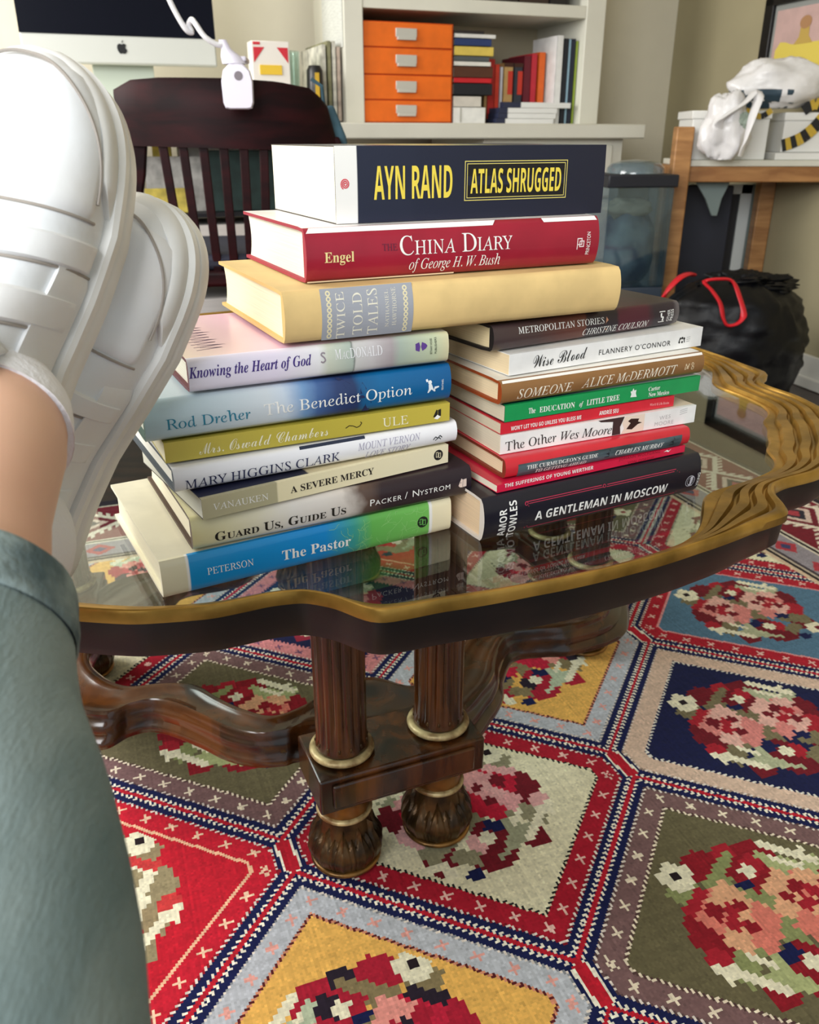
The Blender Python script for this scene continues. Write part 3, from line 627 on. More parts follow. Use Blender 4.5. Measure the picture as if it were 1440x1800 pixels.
def book(key, label, kind, depth, stops, top, page, bulge=0.0, rough=.35, noise_amt=0.0, noise_scale=60, coat=.15, lip=None, bottom=None):
    X, Y, a, z, t, L = BOOKS[key]; t -= .0003
    root = thing('book', label, 'book', (X, Y, z), a, 'books stacked on the glass table')
    hard = kind == 'hard'
    bt = .0024 if hard else .0005; ov = .003 if hard else .0003
    nz = 10
    arc = [(-bulge*(1-(2*k/nz-1)**2), t*k/nz) for k in range(nz+1)]
    outer = [(depth, 0.0), (.012, 0.0), (.004, 0.0 if not hard else .0005)]+arc+[(.004, t if not hard else t-.0005), (.012, t), (depth, t)]
    if hard:   # soften the spine corners
        outer[3] = (.0012, 0.0006); outer[3+nz] = (.0012, t-.0006)
    inner = []
    for i, (y, zz) in enumerate(outer):
        if i <= 2: inner.append((y, zz+bt))
        elif i >= len(outer)-3: inner.append((y, zz-bt))
        else: inner.append((max(y+bt, bt), min(max(zz, bt), t-bt)))
    g = G(); n = len(outer)
    vs = [(x, y, zz) for x in (0, L) for (y, zz) in outer]+[(x, y, zz) for x in (0, L) for (y, zz) in inner]
    g.v = vs
    for i in range(n-1):
        mi = 1 if i < 2 else (2 if i >= n-3 else 0)
        g.f.append((i, i+1, n+i+1, n+i)); g.m.append(mi)
        g.f.append((2*n+i, 3*n+i, 3*n+i+1, 2*n+i+1)); g.m.append(3)
        g.f.append((i, 2*n+i, 2*n+i+1, i+1)); g.m.append(3)
        g.f.append((n+i, n+i+1, 3*n+i+1, 3*n+i)); g.m.append(3)
    for i in (0, n-1):
        g.f.append((i, n+i, 3*n+i, 2*n+i)); g.m.append(3)
    if isinstance(stops, tuple):
        sm = M('spine_'+key, stops, rough, coat=coat, vary=(30, .06))
    else:
        sm = ramp_mat('spine_'+key, [(x/1000, c) for x, c in stops], L, rough, noise_amt=noise_amt, noise_scale=noise_scale, coat=coat)
    tm = top if not isinstance(top, tuple) else M('cover_'+key, top, rough, coat=coat, vary=(18, .08))
    bm_ = tm if bottom is None else M('back_'+key, bottom, rough)
    g.build('cover', [sm, bm_, tm, M('lip_'+key, lip or (top if isinstance(top, tuple) else (60, 50, 45)), .6)], root, smooth=50)
    # page block with rounded spine and hollow fore edge
    p0 = (bt+.0015) if hard else bt
    y1 = depth-ov*1.3; zz0, zz1 = bt, t-bt
    poly = []
    for k in range(9):
        q = k/8; poly.append((p0+(0.0 if not hard else .001)-bulge*.8*(1-(2*q-1)**2), zz0+(zz1-zz0)*q))
    for k in range(9):
        q = 1-k/8; poly.append((y1-(bulge*.8+.002*hard)*(1-(2*q-1)**2), zz0+(zz1-zz0)*q))
    pg = G().loft([[(ov, y, zz) for y, zz in poly], [(L-ov, y, zz) for y, zz in poly]])
    pg.build('page_block', paper_mat('pages_%d_%d_%d' % page, page), root, smooth=30)
    def ysurf(zz): 
        u = min(1, max(-1, 2*zz/t-1)); return -bulge*(1-u*u)
    eps = .00022
    def decal(name, polys, col, rough=.5, metal=0, lift=1.0, mat=None):
        """flat printed shapes on the spine: polys in (x, z) millimetres"""
        d = G()
        for p in polys:
            d.add([(x/1000, ysurf(q/1000)-eps*lift, q/1000) for x, q in p], [tuple(range(len(p)))])
        return d.build(name, mat or M('print_%d_%d_%d' % col, col, rough, metal), root, smooth=0)
    def band(name, x0, x1, z0, z1, col, n=10, lift=.6, mat=None, skew=0):
        return decal(name, [[(x0+skew*k/n, z0+(z1-z0)*k/n), (x1+skew*k/n, z0+(z1-z0)*k/n), (x1+skew*(k+1)/n, z0+(z1-z0)*(k+1)/n), (x0+skew*(k+1)/n, z0+(z1-z0)*(k+1)/n)] for k in range(n)], col, lift=lift, mat=mat)
    root_tools = dict(root=root, decal=decal, band=band, t=t*1000, L=L*1000)
    for row in TEXTS:
        if row[0] != key: continue
        _, s, st, x0, z0, x1, z1, ch = row
        co, fs = text_plane(s, st, 1.15 if st in ('n',) else 1.0)
        W_ = math.hypot(x1-x0, z1-z0); d = ((x1-x0)/W_, (z1-z0)/W_); c = (-d[1], d[0])
        if st[0] != 'v': c = (0, 1)
        if st[0] == 'v': d = (0, 1); c = (-1, 0)
        vs = []
        for u, w, _z in co:
            x = x0+d[0]*u*W_+c[0]*w*ch; zz = z0+d[1]*u*W_+c[1]*w*ch
            vs.append((x/1000, ysurf(zz/1000)-eps*1.4, zz/1000))
        colr = TEXTCOL.get((key, s), TEXTCOL.get(key, WHITE))
        nm = 'publisher_lettering' if s in PUBS else ('author_lettering' if s in AUTH else 'title_lettering')
        G().add(vs, fs).build(nm, M('print_%d_%d_%d' % colr, colr, .5), root, smooth=0)
    return root_tools
PUBS = {'PRINCETON', 'BETHANY HOUSE', 'PUBLISHERS', 'SENTINEL', 'OTHER', 'PRESS', 'VIKING', 'World & Life Books', 'Carter', 'New Mexico'}
AUTH = {'AYN RAND', 'Engel', 'NATHANIEL', 'HAWTHORNE', 'MacDONALD|sc', 'Rod Dreher', 'ULE', 'MARY HIGGINS CLARK', 'VANAUKEN', 'Packer / Nystrom|sc', 'PETERSON', 'CHRISTINE COULSON',
        "FLANNERY O'CONNOR", 'ALICE McDERMOTT', 'ANDRÉE SEU', 'WES', 'MOORE', 'CHARLES MURRAY', 'JOHANN WOLFGANG', 'VON GOETHE', 'AMOR', 'TOWLES'}
YEL = (246, 222, 84)
TEXTCOL = {'atlas': YEL, ('china', 'Engel'): (244, 226, 160), ('china', 'THE'): (96, 34, 62), 'twice': (236, 232, 214),
           'knowing': (66, 44, 130), ('knowing', 'MacDONALD|sc'): (246, 246, 250), ('knowing', 'BETHANY HOUSE'): (50, 60, 50), ('knowing', 'PUBLISHERS'): (50, 60, 50),
           ('benedict', 'Rod Dreher'): (44, 132, 160), 'oswald': (248, 244, 214), 'mhc': (44, 50, 92), ('mhc', 'MOUNT VERNON'): (176, 172, 194), ('mhc', 'LOVE STORY'): (176, 172, 194),
           ('severe', 'A SEVERE MERCY'): (40, 34, 30), ('guard', 'Guard Us, Guide Us|sc'): (34, 30, 24), 'wise': (18, 18, 18), 'someone': (246, 238, 218),
           'moore': (44, 40, 40), ('moore', 'WES'): (190, 188, 188), ('moore', 'MOORE'): (190, 188, 188), ('wont', 'World & Life Books'): (250, 190, 190),
           ('werther', 'JOHANN WOLFGANG'): (140, 20, 40), ('werther', 'VON GOETHE'): (140, 20, 40)}
def disc(cx, cz, rx, rz=None, n=24, a0=0, a1=2*PI):
    rz = rz or rx; return [(cx+rx*math.cos(a0+(a1-a0)*k/n), cz+rz*math.sin(a0+(a1-a0)*k/n)) for k in range(n)]
def ring(cx, cz, r0, r1, n=24):
    return [[(cx+r*math.cos(2*PI*q/n), cz+r*math.sin(2*PI*q/n)) for r, q in ((r0, k), (r1, k), (r1, k+1), (r0, k+1))] for k in range(n)]
def rect(x0, x1, z0, z1): return [(x0, z0), (x1, z0), (x1, z1), (x0, z1)]
def frame(x0, x1, z0, z1, w): return [rect(x0, x1, z0, z0+w), rect(x0, x1, z1-w, z1), rect(x0, x0+w, z0, z1), rect(x1-w, x1, z0, z1)]
def line(pts, w):
    out = []
    for (x0, z0), (x1, z1) in zip(pts, pts[1:]):
        dx, dz = x1-x0, z1-z0; l = math.hypot(dx, dz) or 1; nx, nz = -dz/l*w/2, dx/l*w/2
        out.append([(x0+nx, z0+nz), (x0-nx, z0-nz), (x1-nx, z1-nz), (x1+nx, z1+nz)])
    return out

# left stack, from the glass up
b = book('pastor', 'thick book with a blue to green spine, lowest of the left stack on the glass', 'hard', .163,
         [(0, (240, 234, 204)), (18, (236, 230, 200)), (18.1, WHITE), (20, WHITE), (20.1, (18, 152, 222)), (125, (14, 140, 214)), (150, (60, 160, 150)), (165, (104, 186, 88)), (217, (122, 198, 96)), (217.1, WHITE), (220, WHITE), (220.1, (246, 236, 200))],
         (236, 230, 204), (250, 244, 214), .0015)
b['decal']('emblem', [disc(210.6, 13.6, 4.9)], (22, 30, 22)); b['decal']('emblem_letters', frame(207.8, 210.4, 11.5, 16.6, .55)+frame(210.6, 213.4, 10.6, 15.4, .55), (110, 190, 96), lift=1.5)
vein = []
random.seed(3)
for k in range(46):
    x = random.uniform(128, 214); q = random.uniform(1, 26); pts = [(x, q)]
    an = random.uniform(0, 6.3)
    for s in range(5):
        an += random.uniform(-.7, .7); x = min(216, max(122, x+2.2*math.cos(an))); q = min(27.5, max(1.5, q+2.2*math.sin(an))); pts.append((x, q))
    vein += line(pts, .22)
b['decal']('spine_pattern', vein, (160, 214, 140), lift=.7)
b = book('guard', 'jacketed book with cream spine fading to near-black, directly on the blue and green one', 'hard', .155,
         [(0, (238, 230, 176)), (30, (240, 234, 196)), (75, (232, 228, 222)), (118, (222, 214, 206)), (132, (96, 76, 66)), (150, (48, 34, 40)), (228, (40, 30, 40))],
         ramp_mat('cover_guard', [(0, (236, 228, 180)), (.07, (230, 226, 214)), (.11, (70, 52, 50)), (.228, (44, 32, 40))], .2282, .35, noise_amt=.1), (248, 240, 214), .0030, noise_amt=.10, noise_scale=55, lip=(70, 48, 34))
b['decal']('emblem', [[(216, 10.5), (218.6, 16.4), (220, 15.4), (220, 8.6), (217.6, 8.9)], [(220.3, 15.4), (223.4, 15.8), (223.6, 9), (220.3, 8.8)]], (236, 214, 204))
b = book('severe', 'thin tan and cream paperback sandwiched under the white book with navy capitals', 'soft', .135,
         [(0, (196, 190, 156)), (56, (190, 184, 150)), (57, (250, 240, 200)), (207, (250, 240, 206))], ramp_mat('cover_severe', [(0, (36, 40, 70)), (.085, (46, 48, 66)), (.0852, (222, 208, 170)), (.2, (240, 226, 186))], .2076, .35, noise_amt=.03), (214, 214, 200), 0)
b['decal']('emblem', [disc(197.8, 8.2, 4.4)], INK); b['decal']('emblem_letters', frame(195.4, 197.7, 6.4, 11, .5)+frame(197.9, 200.2, 5.6, 10, .5), (250, 240, 204), lift=1.5)
b = book('mhc', 'white jacketed book with thin navy capitals, in the middle of the left stack', 'hard', .160,
         [(0, (244, 246, 254)), (227, (250, 250, 254))], (240, 242, 250), (250, 248, 236), .0034, lip=(60, 70, 80))
b['band']('cover_picture', 93, 146, 16.4, 18.6, (38, 48, 72), n=3)
b['decal']('emblem', line([(205, 6), (207, 8.4), (209, 6.8), (211, 9), (213, 7)], .8)+line([(207, 5), (210, 7.4), (212, 5.6)], .7), (60, 66, 70))
b = book('oswald', 'olive-gold paperback with cream script, under the thick pale blue book', 'soft', .138,
         [(0, (206, 190, 88)), (110, (198, 182, 70)), (221, (204, 186, 76))], (188, 172, 66), (236, 230, 200), 0)
b['decal']('ornament', line([(133, 6.2), (136, 7.8), (139, 7.2), (142, 5.6), (144.5, 6.4), (146.2, 8.6), (145, 9.6)], .7), (70, 58, 20))
b['decal']('emblem', [[(206.6, 4.6), (209.6, 10.4), (210.6, 9.8), (210.6, 4.2)], [(211, 10), (213.6, 10.6), (213.6, 5), (211, 4.4)]], (30, 28, 22)); b['decal']('emblem_base', [[(207.4, 3.4), (210.4, 6.2), (213.4, 4.2), (210.6, 2.4)]], WHITE, lift=1.5)
b = book('benedict', 'thick pale to deep blue book, second from the top of the left stack', 'hard', .160,
         [(0, (186, 216, 226)), (40, (196, 216, 226)), (85, (214, 224, 232)), (98, (206, 220, 236)), (112, (120, 160, 206)), (122, (70, 104, 160)), (140, (44, 64, 112)), (152, (36, 56, 100)), (158, (22, 96, 148)), (172, (14, 104, 160)), (233, (10, 92, 150))],
         ramp_mat('cover_benedict', [(0, (196, 218, 228)), (.10, (214, 226, 236)), (.125, (60, 74, 110)), (.16, (34, 50, 90)), (.175, (14, 96, 150))], .2333, .35, noise_amt=.05), (240, 240, 226), .0040, noise_amt=.05, noise_scale=45, lip=(60, 90, 84))
b['decal']('spine_picture', [[(158, 1), (164, 1), (165.5, 8), (162.5, 13), (160.5, 6)], [(156, 12), (160, 12), (161.5, 19), (158.6, 24), (156.6, 18)], [(146, 14), (151, 12), (149, 24), (141, 29), (138, 29), (145, 22)]], (28, 40, 84), lift=.6)
b['decal']('emblem', [disc(214.6, 17.2, 1.6), [(213.4, 15.8), (216, 15.8), (218, 11), (222.6, 12.6), (222.4, 13.6), (218.6, 13.4), (219.6, 9.6), (218.6, 9.4), (216, 11.4), (213.6, 8.8), (212.6, 9), (213.6, 12)], [(211.6, 17.6), (213.4, 18), (212.6, 20), (211, 19.6)]], (240, 246, 250))
b = book('knowing', 'white and lilac jacketed book with purple lettering, top of the left stack', 'hard', .145,
         [(0, (240, 238, 254)), (60, (240, 232, 252)), (92, (236, 236, 240)), (100, (206, 212, 196)), (118, (176, 190, 180)), (119, (120, 126, 122)), (120, (206, 206, 204)), (134, (200, 196, 198)), (150, (170, 160, 164)), (156, (168, 182, 170)), (186, (196, 206, 174)), (198, (216, 210, 172))],
         ramp_mat('cover_knowing', [(0, (250, 232, 214)), (.03, (246, 214, 214)), (.07, (232, 190, 214)), (.2, (214, 214, 200))], .1978, .25, noise_amt=.15, noise_scale=18), (250, 246, 228), .0022, noise_amt=.03, lip=(96, 30, 44))
b['decal']('emblem', [[(169.4, 12.2), (172.6, 11), (173.4, 14.6), (172.6, 18), (169.4, 17)], [(174, 14.6), (175, 11.4), (178, 13), (179.4, 14.8), (178, 16.6), (175, 18)]], (92, 60, 140))
b['decal']('ornament', line([(97.5, 17.5), (95.5, 18.2), (94.2, 16.8), (96.6, 14.6), (97.6, 12.6), (95.6, 11), (94, 12)], 1.1), (150, 140, 150))
sc_l = []   # handwriting printed on the front cover, left of the beige book
kk = G(); random.seed(8)
for k in range(9):
    y = .02+.009*k; kk.add([(.012, y, .02355), (.03+.006*random.random(), y+.004, .02355), (.03, y+.0055, .02355), (.012, y+.0012, .02355)], [(0, 1, 2, 3)])
    kk.add([(.03, y+.004, .02355), (.016, y+.0075, .02355), (.016, y+.0085, .02355), (.031, y+.0052, .02355)], [(0, 1, 2, 3)])
kk.build('cover_script', M('print_70_40_80', (70, 40, 80), .5), b['root'], smooth=0)

# right stack, from the glass up
b = book('gent', 'thick black book with white slanted capitals, lowest of the right stack', 'hard', .160, (26, 26, 40), (24, 24, 34), (244, 214, 176), .0048, rough=.3, lip=(225, 215, 205))
RED = (196, 50, 84)
b['decal']('title_frame', [rect(40.4, 118, 28.3, 28.9), rect(124, 202, 28.0, 28.6), rect(43, 120, 26.6, 27.1), rect(123, 200, 26.3, 26.8)]+line([(203.5, 27), (204.5, 4)], .6)+line([(206, 25.5), (207, 5)], .5)+line([(40, 28), (41, 4.6)], .6)+line([(42.6, 25.4), (43.4, 5.4)], .5)+[rect(44, 205, 4.2, 4.7)]+ring(120.8, 27.6, 1.1, 1.6)+ring(40.6, 27.3, 1.2, 1.7), RED)
b['decal']('emblem', ring(220.6, 13.6, 5.0, 5.5)+ring(220.6, 13.6, 3.2, 3.5)+[[(220.5, 17.8), (224, 18.2), (222.4, 10), (220.6, 9.6)], [(219, 10.4), (224.6, 9), (224.2, 8.2), (219, 9.2)]], (204, 204, 214))
b = book('werther', 'very thin crimson paperback lying on the thick black book', 'soft', .125, (228, 32, 74), (214, 28, 66), (250, 238, 214), 0)
b['decal']('emblem', [[(178, 4.2), (182, 5.6), (184, 4.4), (187, 5.8), (183.6, 3.2), (181, 4.4)]], WHITE)
b = book('curm', 'red book with a slate-grey panel on its spine, third up in the right stack', 'hard', .140, (214, 46, 60), (222, 52, 70), (250, 226, 186), .0030, lip=(130, 50, 30))
b['band']('title_panel', 11.8, 184.4, .6, 11.6, (70, 88, 96), n=8, mat=M('slate_print', (92, 110, 118), .4, vary=(22, .45), stretch=(1, 1, 6)))
for x in (102.4, 173.6):
    b['decal']('silhouette', [[(x-2.6, 3.0), (x+2.4, 3.2), (x+1.6, 6), (x+2.6, 9), (x+1.6, 10.4), (x+.4, 7.4), (x-1.6, 7.0)]], (30, 36, 44))
b = book('moore', 'white paperback with italic black title and a small photograph on the spine', 'soft', .135, (252, 252, 250), (240, 222, 196), (236, 222, 196), 0)
b['decal']('spine_picture', [[(112, .3), (121, .3), (120, 7), (124, 15.8), (96, 15.8), (99, 14), (112, 12.6)]], (62, 42, 44))
b['decal']('spine_picture_pale', [[(121.5, .3), (146, .3), (146, 15.7), (124.6, 15.7), (122, 10), (124.4, 5)]], (240, 222, 204), lift=.9)
b['decal']('spine_picture_dark', [[(127, 4), (133, 3), (139, 7), (143.6, 8), (139, 9.4), (140, 12), (131, 13), (128, 11), (131, 9)]], (50, 26, 22), lift=1.4)
b['decal']('emblem', line([(185.5, 13), (194, 14.4)], .6)+line([(185.5, 11.4), (194, 12.6)], .6)+line([(185.5, 9.4), (194, 10.8)], .6), (200, 200, 200))
b = book('wont', 'thin short red paperback between the green one and the white one with a photograph', 'soft', .120, (222, 40, 58), (206, 36, 50), (228, 212, 184), 0)
b = book('educ', 'bright green paperback in the middle of the right stack', 'soft', .130, (22, 160, 88), ramp_mat('cover_educ', [(0, (24, 60, 70)), (.06, (40, 70, 90)), (.12, (180, 190, 196)), (.2, (226, 226, 220))], .2078, .35, noise_amt=.3, noise_scale=14), (226, 214, 186), 0)
b['decal']('emblem', [[(128.4, 4), (135.4, 3.6), (134, 7), (134.4, 10), (132, 9.6), (131, 11.8), (129.8, 9.4), (128, 9.2), (129.2, 6.6)]], (240, 246, 240))
b = book('someone', 'brown book with cream slanted capitals, third from the top of the right stack', 'hard', .140, (150, 108, 66), (248, 244, 234), (252, 228, 186), .0034, lip=(156, 66, 18))
b['band']('jacket_edge', 1.5, 214, 17.6, 19.6, (250, 246, 238), n=4)
b['decal']('emblem', line([(193, 6.6), (194, 12), (196.6, 7), (197.6, 12)], .8)+line([(194, 6.6), (198, 11.6)], .8)+ring(201.6, 11, .9, 1.5)+ring(202, 7.6, 1.0, 1.7), (226, 206, 170))
b = book('wise', 'white paperback with a black brush-written title, second from the top of the right stack', 'soft', .135, (253, 253, 252), (248, 246, 240), (246, 222, 180), 0)
b['decal']('emblem', line([(186.6, 5.6), (188, 10)], 1.2)+[disc(188.4, 9.4, 1.0), disc(190.6, 9.6, 1.1), disc(190.8, 6, 1.0), disc(187.4, 6, .9), disc(193, 9, 1.1)]+line([(193, 9), (193.6, 5.4)], 1.1), (24, 24, 24))
b['decal']('emblem_small', line([(196, 9.6), (200.6, 9.8)], .5)+line([(196, 7.8), (200.6, 8)], .5)+line([(196, 6), (200, 6.2)], .5), (186, 186, 186))
b = book('metro', 'dark brown and maroon book, top of the right stack', 'hard', .135,
         [(0, (70, 56, 58)), (45, (74, 54, 54)), (70, (92, 52, 46)), (96, (104, 60, 50)), (99, (44, 32, 42)), (133, (40, 30, 42)), (137, (84, 26, 46)), (170, (74, 24, 42)), (178, (42, 32, 42)), (203, (44, 34, 44)), (207, (96, 90, 92))],
         ramp_mat('cover_metro', [(0, (80, 56, 40)), (.08, (110, 76, 40)), (.12, (126, 92, 44)), (.15, (70, 26, 44)), (.19, (40, 30, 40))], .2099, .3, noise_amt=.25, noise_scale=30), (246, 224, 176), .0036, noise_amt=.04, lip=(24, 18, 18))
b['decal']('emblem', frame(184.6, 191.6, 4.8, 14.6, .7)+[rect(186, 187.8, 10, 13), rect(188.6, 190.4, 6, 9), rect(186.6, 190, 9, 9.9)], WHITE)
b['decal']('spine_picture', [[(119, 7), (121, 5), (124, 8), (122.4, 14), (120.6, 16.6), (119.6, 12)]], (196, 140, 110), lift=.7)

# three books across both stacks
b = book('twice', 'clothbound beige book with a grey lettered label, bridging the two stacks', 'hard', .170, (236, 204, 140), (226, 196, 134), (252, 240, 206), .0042, rough=.75, coat=0, lip=(222, 180, 110))
b['band']('spine_label', 27, 98, .4, 36, (164, 168, 178), n=16, lift=.5)
for x in (32.6, 91.8):
    orn = []
    for k in range(9): orn += ring(x, 3.2+k*3.7, .9, 1.9, 12)
    b['decal']('ornament', orn, (236, 226, 186))
b = book('china', 'maroon jacketed book with white lettering, between the beige book and the thick navy one', 'hard', .160, (166, 30, 54), (246, 240, 236), (250, 246, 230), .0046, lip=(160, 26, 50))
b['band']('jacket_edge', 1.2, 150, 34.0, 37.4, (252, 250, 248), n=4, skew=2.5)
b['band']('jacket_edge', 196, 246.5, 34.4, 37.4, (252, 250, 248), n=4, skew=-2)
b['band']('jacket_edge_lower', 1, 118, .3, 1.3, (250, 230, 200), n=2)
b['decal']('emblem', frame(226.8, 231.6, 16, 21.4, .8)+[rect(226.8, 227.6, 12.6, 17)]+frame(229, 233.6, 14.4, 19.4, .8), (246, 230, 230))
b = book('atlas', 'thick navy paperback with tall yellow capitals, topmost book over both stacks', 'soft', .152,
         [(0, (250, 250, 246)), (16.9, (250, 250, 246)), (17.1, (30, 36, 58)), (231, (26, 30, 50))], ramp_mat('cover_atlas', [(0, (38, 42, 60)), (.05, (40, 44, 60)), (.085, (196, 180, 110)), (.13, (150, 150, 100)), (.16, (40, 52, 60)), (.23, (30, 34, 50))], .2313, .3, noise_amt=.12), (252, 248, 222), .0006, noise_amt=0)
b['decal']('title_panel', [rect(105.6, 192.6, 15, 38.4)], (22, 20, 22), lift=.5)
b['decal']('title_frame', frame(103.2, 195, 12.8, 40.8, .6)+frame(105.2, 193, 14.6, 39, .5), (236, 220, 120))
spi = [(7.4+(.4+3.0*k/40)*math.cos(k*.42), 26.6+(.4+3.3*k/40)*math.sin(k*.42)) for k in range(41)]
b['decal']('emblem', line(spi, .85), (226, 84, 96))
# ------------------------------------------------------------------ desk, bookcase and what stands on them
white_p = M('white_paintwork', (226, 224, 210), .5, vary=(5, .03))
RB_ = rad(4.5)   # the desk and bookcase stand slightly turned to the back wall
def rthing(name, label, cat, u, v, z, group=None, rz=0):
    a, b_ = u-.9, v-2.84
    return thing(name, label, cat, R(.9+a*math.cos(RB_)-b_*math.sin(RB_), 2.84+a*math.sin(RB_)+b_*math.cos(RB_), z), RT+RB_+rz, group)
def B(*spans):
    g = G()
    for s in spans: g.span(*s)
    return g
desk = rthing('desk', 'long white built-in desk along the back wall under the bookcase', 'desk', .3, 2.69, FL)
B(((-2.0, 0, .739), (1.292, .50, .783))).build('desktop', white_p, desk, bevel=.004)
ped = B(((.72, .04, 0), (1.235, .48, .739))).build('pedestal', white_p, desk, bevel=.003)
B(((.76, .03, .56), (1.19, .042, .72)), ((.76, .03, .36), (1.19, .042, .54)), ((.76, .03, .06), (1.19, .042, .34))).build('drawer_front', white_p, desk, bevel=.002)
B(((-2.0, .04, 0), (-1.6, .48, .739))).build('side_panel', white_p, desk, bevel=.003)
case = rthing('bookcase', 'tall white open bookcase standing on the desk', 'bookcase', 1.043, 2.84, .777)
CW = .438
B(((-CW, 0, 0), (-CW+.060, .345, 1.5))).build('side_panel', white_p, case, bevel=.003)
B(((CW-.056, 0, 0), (CW+.016, .345, 1.5))).build('side_panel', white_p, case, bevel=.003)
B(((-CW+.06, .002, .312), (CW-.056, .335, .348))).build('shelf', white_p, case, bevel=.002)
B(((-CW+.06, .002, .70), (CW-.056, .335, .74))).build('shelf', white_p, case, bevel=.002)
B(((-CW+.06, .33, 0), (CW-.056, .345, 1.5))).build('back_panel', M('beige_back_board', (196, 184, 156), .8), case)
orange = M('orange_lacquer', (240, 112, 22), .5, vary=(20, .06)); orange2 = M('orange_edge', (200, 74, 12), .5)
chest = rthing('desk_drawer_chest', 'bright orange four-drawer file chest inside the white bookcase', 'drawer unit', .812, 2.85, .778)
B(((-.152, .006, 0), (.152, .24, .280))).build('body', orange2, chest, bevel=.002)
for k, (z0, z1) in enumerate(((.004, .064), (.068, .134), (.138, .208), (.212, .277))):
    d = B(((-.148, 0, z0), (.146, .01, z1))).build('drawer', orange, chest, bevel=.002)
    zc = (z0+z1)/2+.004
    B(((-.042, -.006, zc-.010), (.026, 0, zc+.014)), ((-.038, -.012, zc-.018), (.022, 0, zc-.009))).build('label_holder', M('pale_metal', (206, 204, 196), .35, .3), d, bevel=.001)
def shelf_book(name, label, u0, u1, z0, z1, col, depth=.18, v=2.86, vert=True, page=(228, 220, 200), group='books in the white bookcase', lean=0, cat='book'):
    r = rthing(name, label, cat, (u0+u1)/2, v, z0, group); w = (u1-u0)/2; h = z1-z0
    g = G()
    if vert:
        g.box((0, .002, h/2), (2*w, .004, h)); g.box((-w+.001, depth/2, h/2), (.002, depth, h)); g.box((w-.001, depth/2, h/2), (.002, depth, h))
        p = G().box((0, depth/2+.001, h/2-.002), (2*w-.004, depth-.006, h-.008))
    else:
        g.box((0, .002, h/2), (2*w, .004, h)); g.box((0, depth/2, .001), (2*w, depth, .002)); g.box((0, depth/2, h-.001), (2*w, depth, .002))
        p = G().box((0, depth/2+.001, h/2), (2*w-.006, depth-.006, h-.004))
    m = M('cloth_%d_%d_%d' % col, col, .6, vary=(30, .06))
    g.build('cover', m, r, bevel=.0012); p.build('page_block', paper_mat('pages_%d_%d_%d' % page, page), r)
    if lean: r.rotation_euler = (0, rad(lean), RT)
    return r
LB = [('white', .967, 1.082, .7785, .826, (236, 236, 232), 'white flat box, lowest in the pile beside the orange chest'),
      ('pad', .967, 1.066, .827, .858, (214, 208, 198), 'pale spiral pad on the white box, second in the pile beside the orange chest'),
      ('black', .966, 1.104, .862, .895, (22, 24, 32), 'thick black book under the red one in the bookcase pile'),
      ('red', .965, 1.100, .8965, .911, (200, 26, 38), 'thin red book lying between black and brown ones in the bookcase pile'),
      ('brown', .965, 1.104, .912, .943, (84, 46, 28), 'thick brown leather book lying above the thin red one in the bookcase pile'),
      ('w2', .963, 1.096, .9445, .957, (232, 230, 222), 'thin white book lying on the thick brown one in the bookcase pile'),
      ('grey', .962, 1.090, .958, .972, (84, 90, 92), 'dark grey book lying under the yellow one in the bookcase pile'),
      ('yellow', .962, 1.104, .9735, .999, (224, 198, 92), 'yellow book lying below the dark blue one in the bookcase pile'),
      ('blue', .962, 1.096, 1.001, 1.021, (38, 58, 108), 'dark blue book lying below the top white one in the bookcase pile'),
      ('w3', .962, 1.110, 1.0225, 1.034, (230, 230, 226), 'white book lying second from the top of the bookcase pile'),
      ('dark', .94, 1.07, 1.0345, 1.0425, (40, 34, 36), 'black folder lying on top of the bookcase pile')]
for k, u0, u1, z0, z1, c, lab in LB:
    if k == 'white': r_ = shelf_book('storage_box', lab, max(u0, .9685), u1, z0, z1, c, .20, 2.855, False, (236, 236, 230), cat='box'); B(((-.034, -.002, .004), (-.030, .002, .046))).build('lid_seam', M('seam_grey', (170, 168, 160), .6), r_); continue
    shelf_book({'pad': 'spiral_pad', 'dark': 'folder'}.get(k, 'book'), lab, max(u0, .9685), u1, z0, z1, c, .20, 2.855, False, cat={'pad': 'notepad', 'dark': 'folder'}.get(k, 'book'))
SB = [(1.110, 1.121, .970, (196, 160, 110), 'tan book standing at the left end of the upright row in the bookcase'),
      (1.122, 1.147, .972, (204, 46, 42), 'wider red book standing beside the tan one in the bookcase row'),
      (1.148, 1.164, .957, (224, 66, 46), 'orange-red slim book standing beside the wider red one in the bookcase row'),
      (1.167, 1.177, .950, (214, 212, 222), 'slim pale lilac book standing in the bookcase row'),
      (1.181, 1.214, .962, (206, 166, 106), 'tan book with a red label standing in the middle of the bookcase row'),
      (1.219, 1.249, .962, (54, 60, 72), 'dark slate book standing right of the tan one with a red label'),
      (1.254, 1.279, .985, (112, 24, 42), 'maroon book standing right of the dark slate one'),
      (1.281, 1.302, .992, (206, 44, 62), 'bright crimson book standing next to the orange one'),
      (1.309, 1.333, .997, (238, 108, 34), 'orange book standing in the bookcase row beside the tall white one'),
      (1.342, 1.365, 1.042, (238, 238, 236), 'tall white volume, left of the tall dark ones'),
      (1.368, 1.385, 1.034, (24, 28, 38), 'tall black volume right of the tall white one'),
      (1.386, 1.394, 1.032, (150, 184, 204), 'tall narrow light blue volume between two dark ones'),
      (1.395, 1.411, 1.034, (26, 32, 52), 'tall navy volume right of the narrow light blue one'),
      (1.413, 1.421, 1.028, (150, 172, 62), 'tall narrow green volume against the right side of the bookcase')]
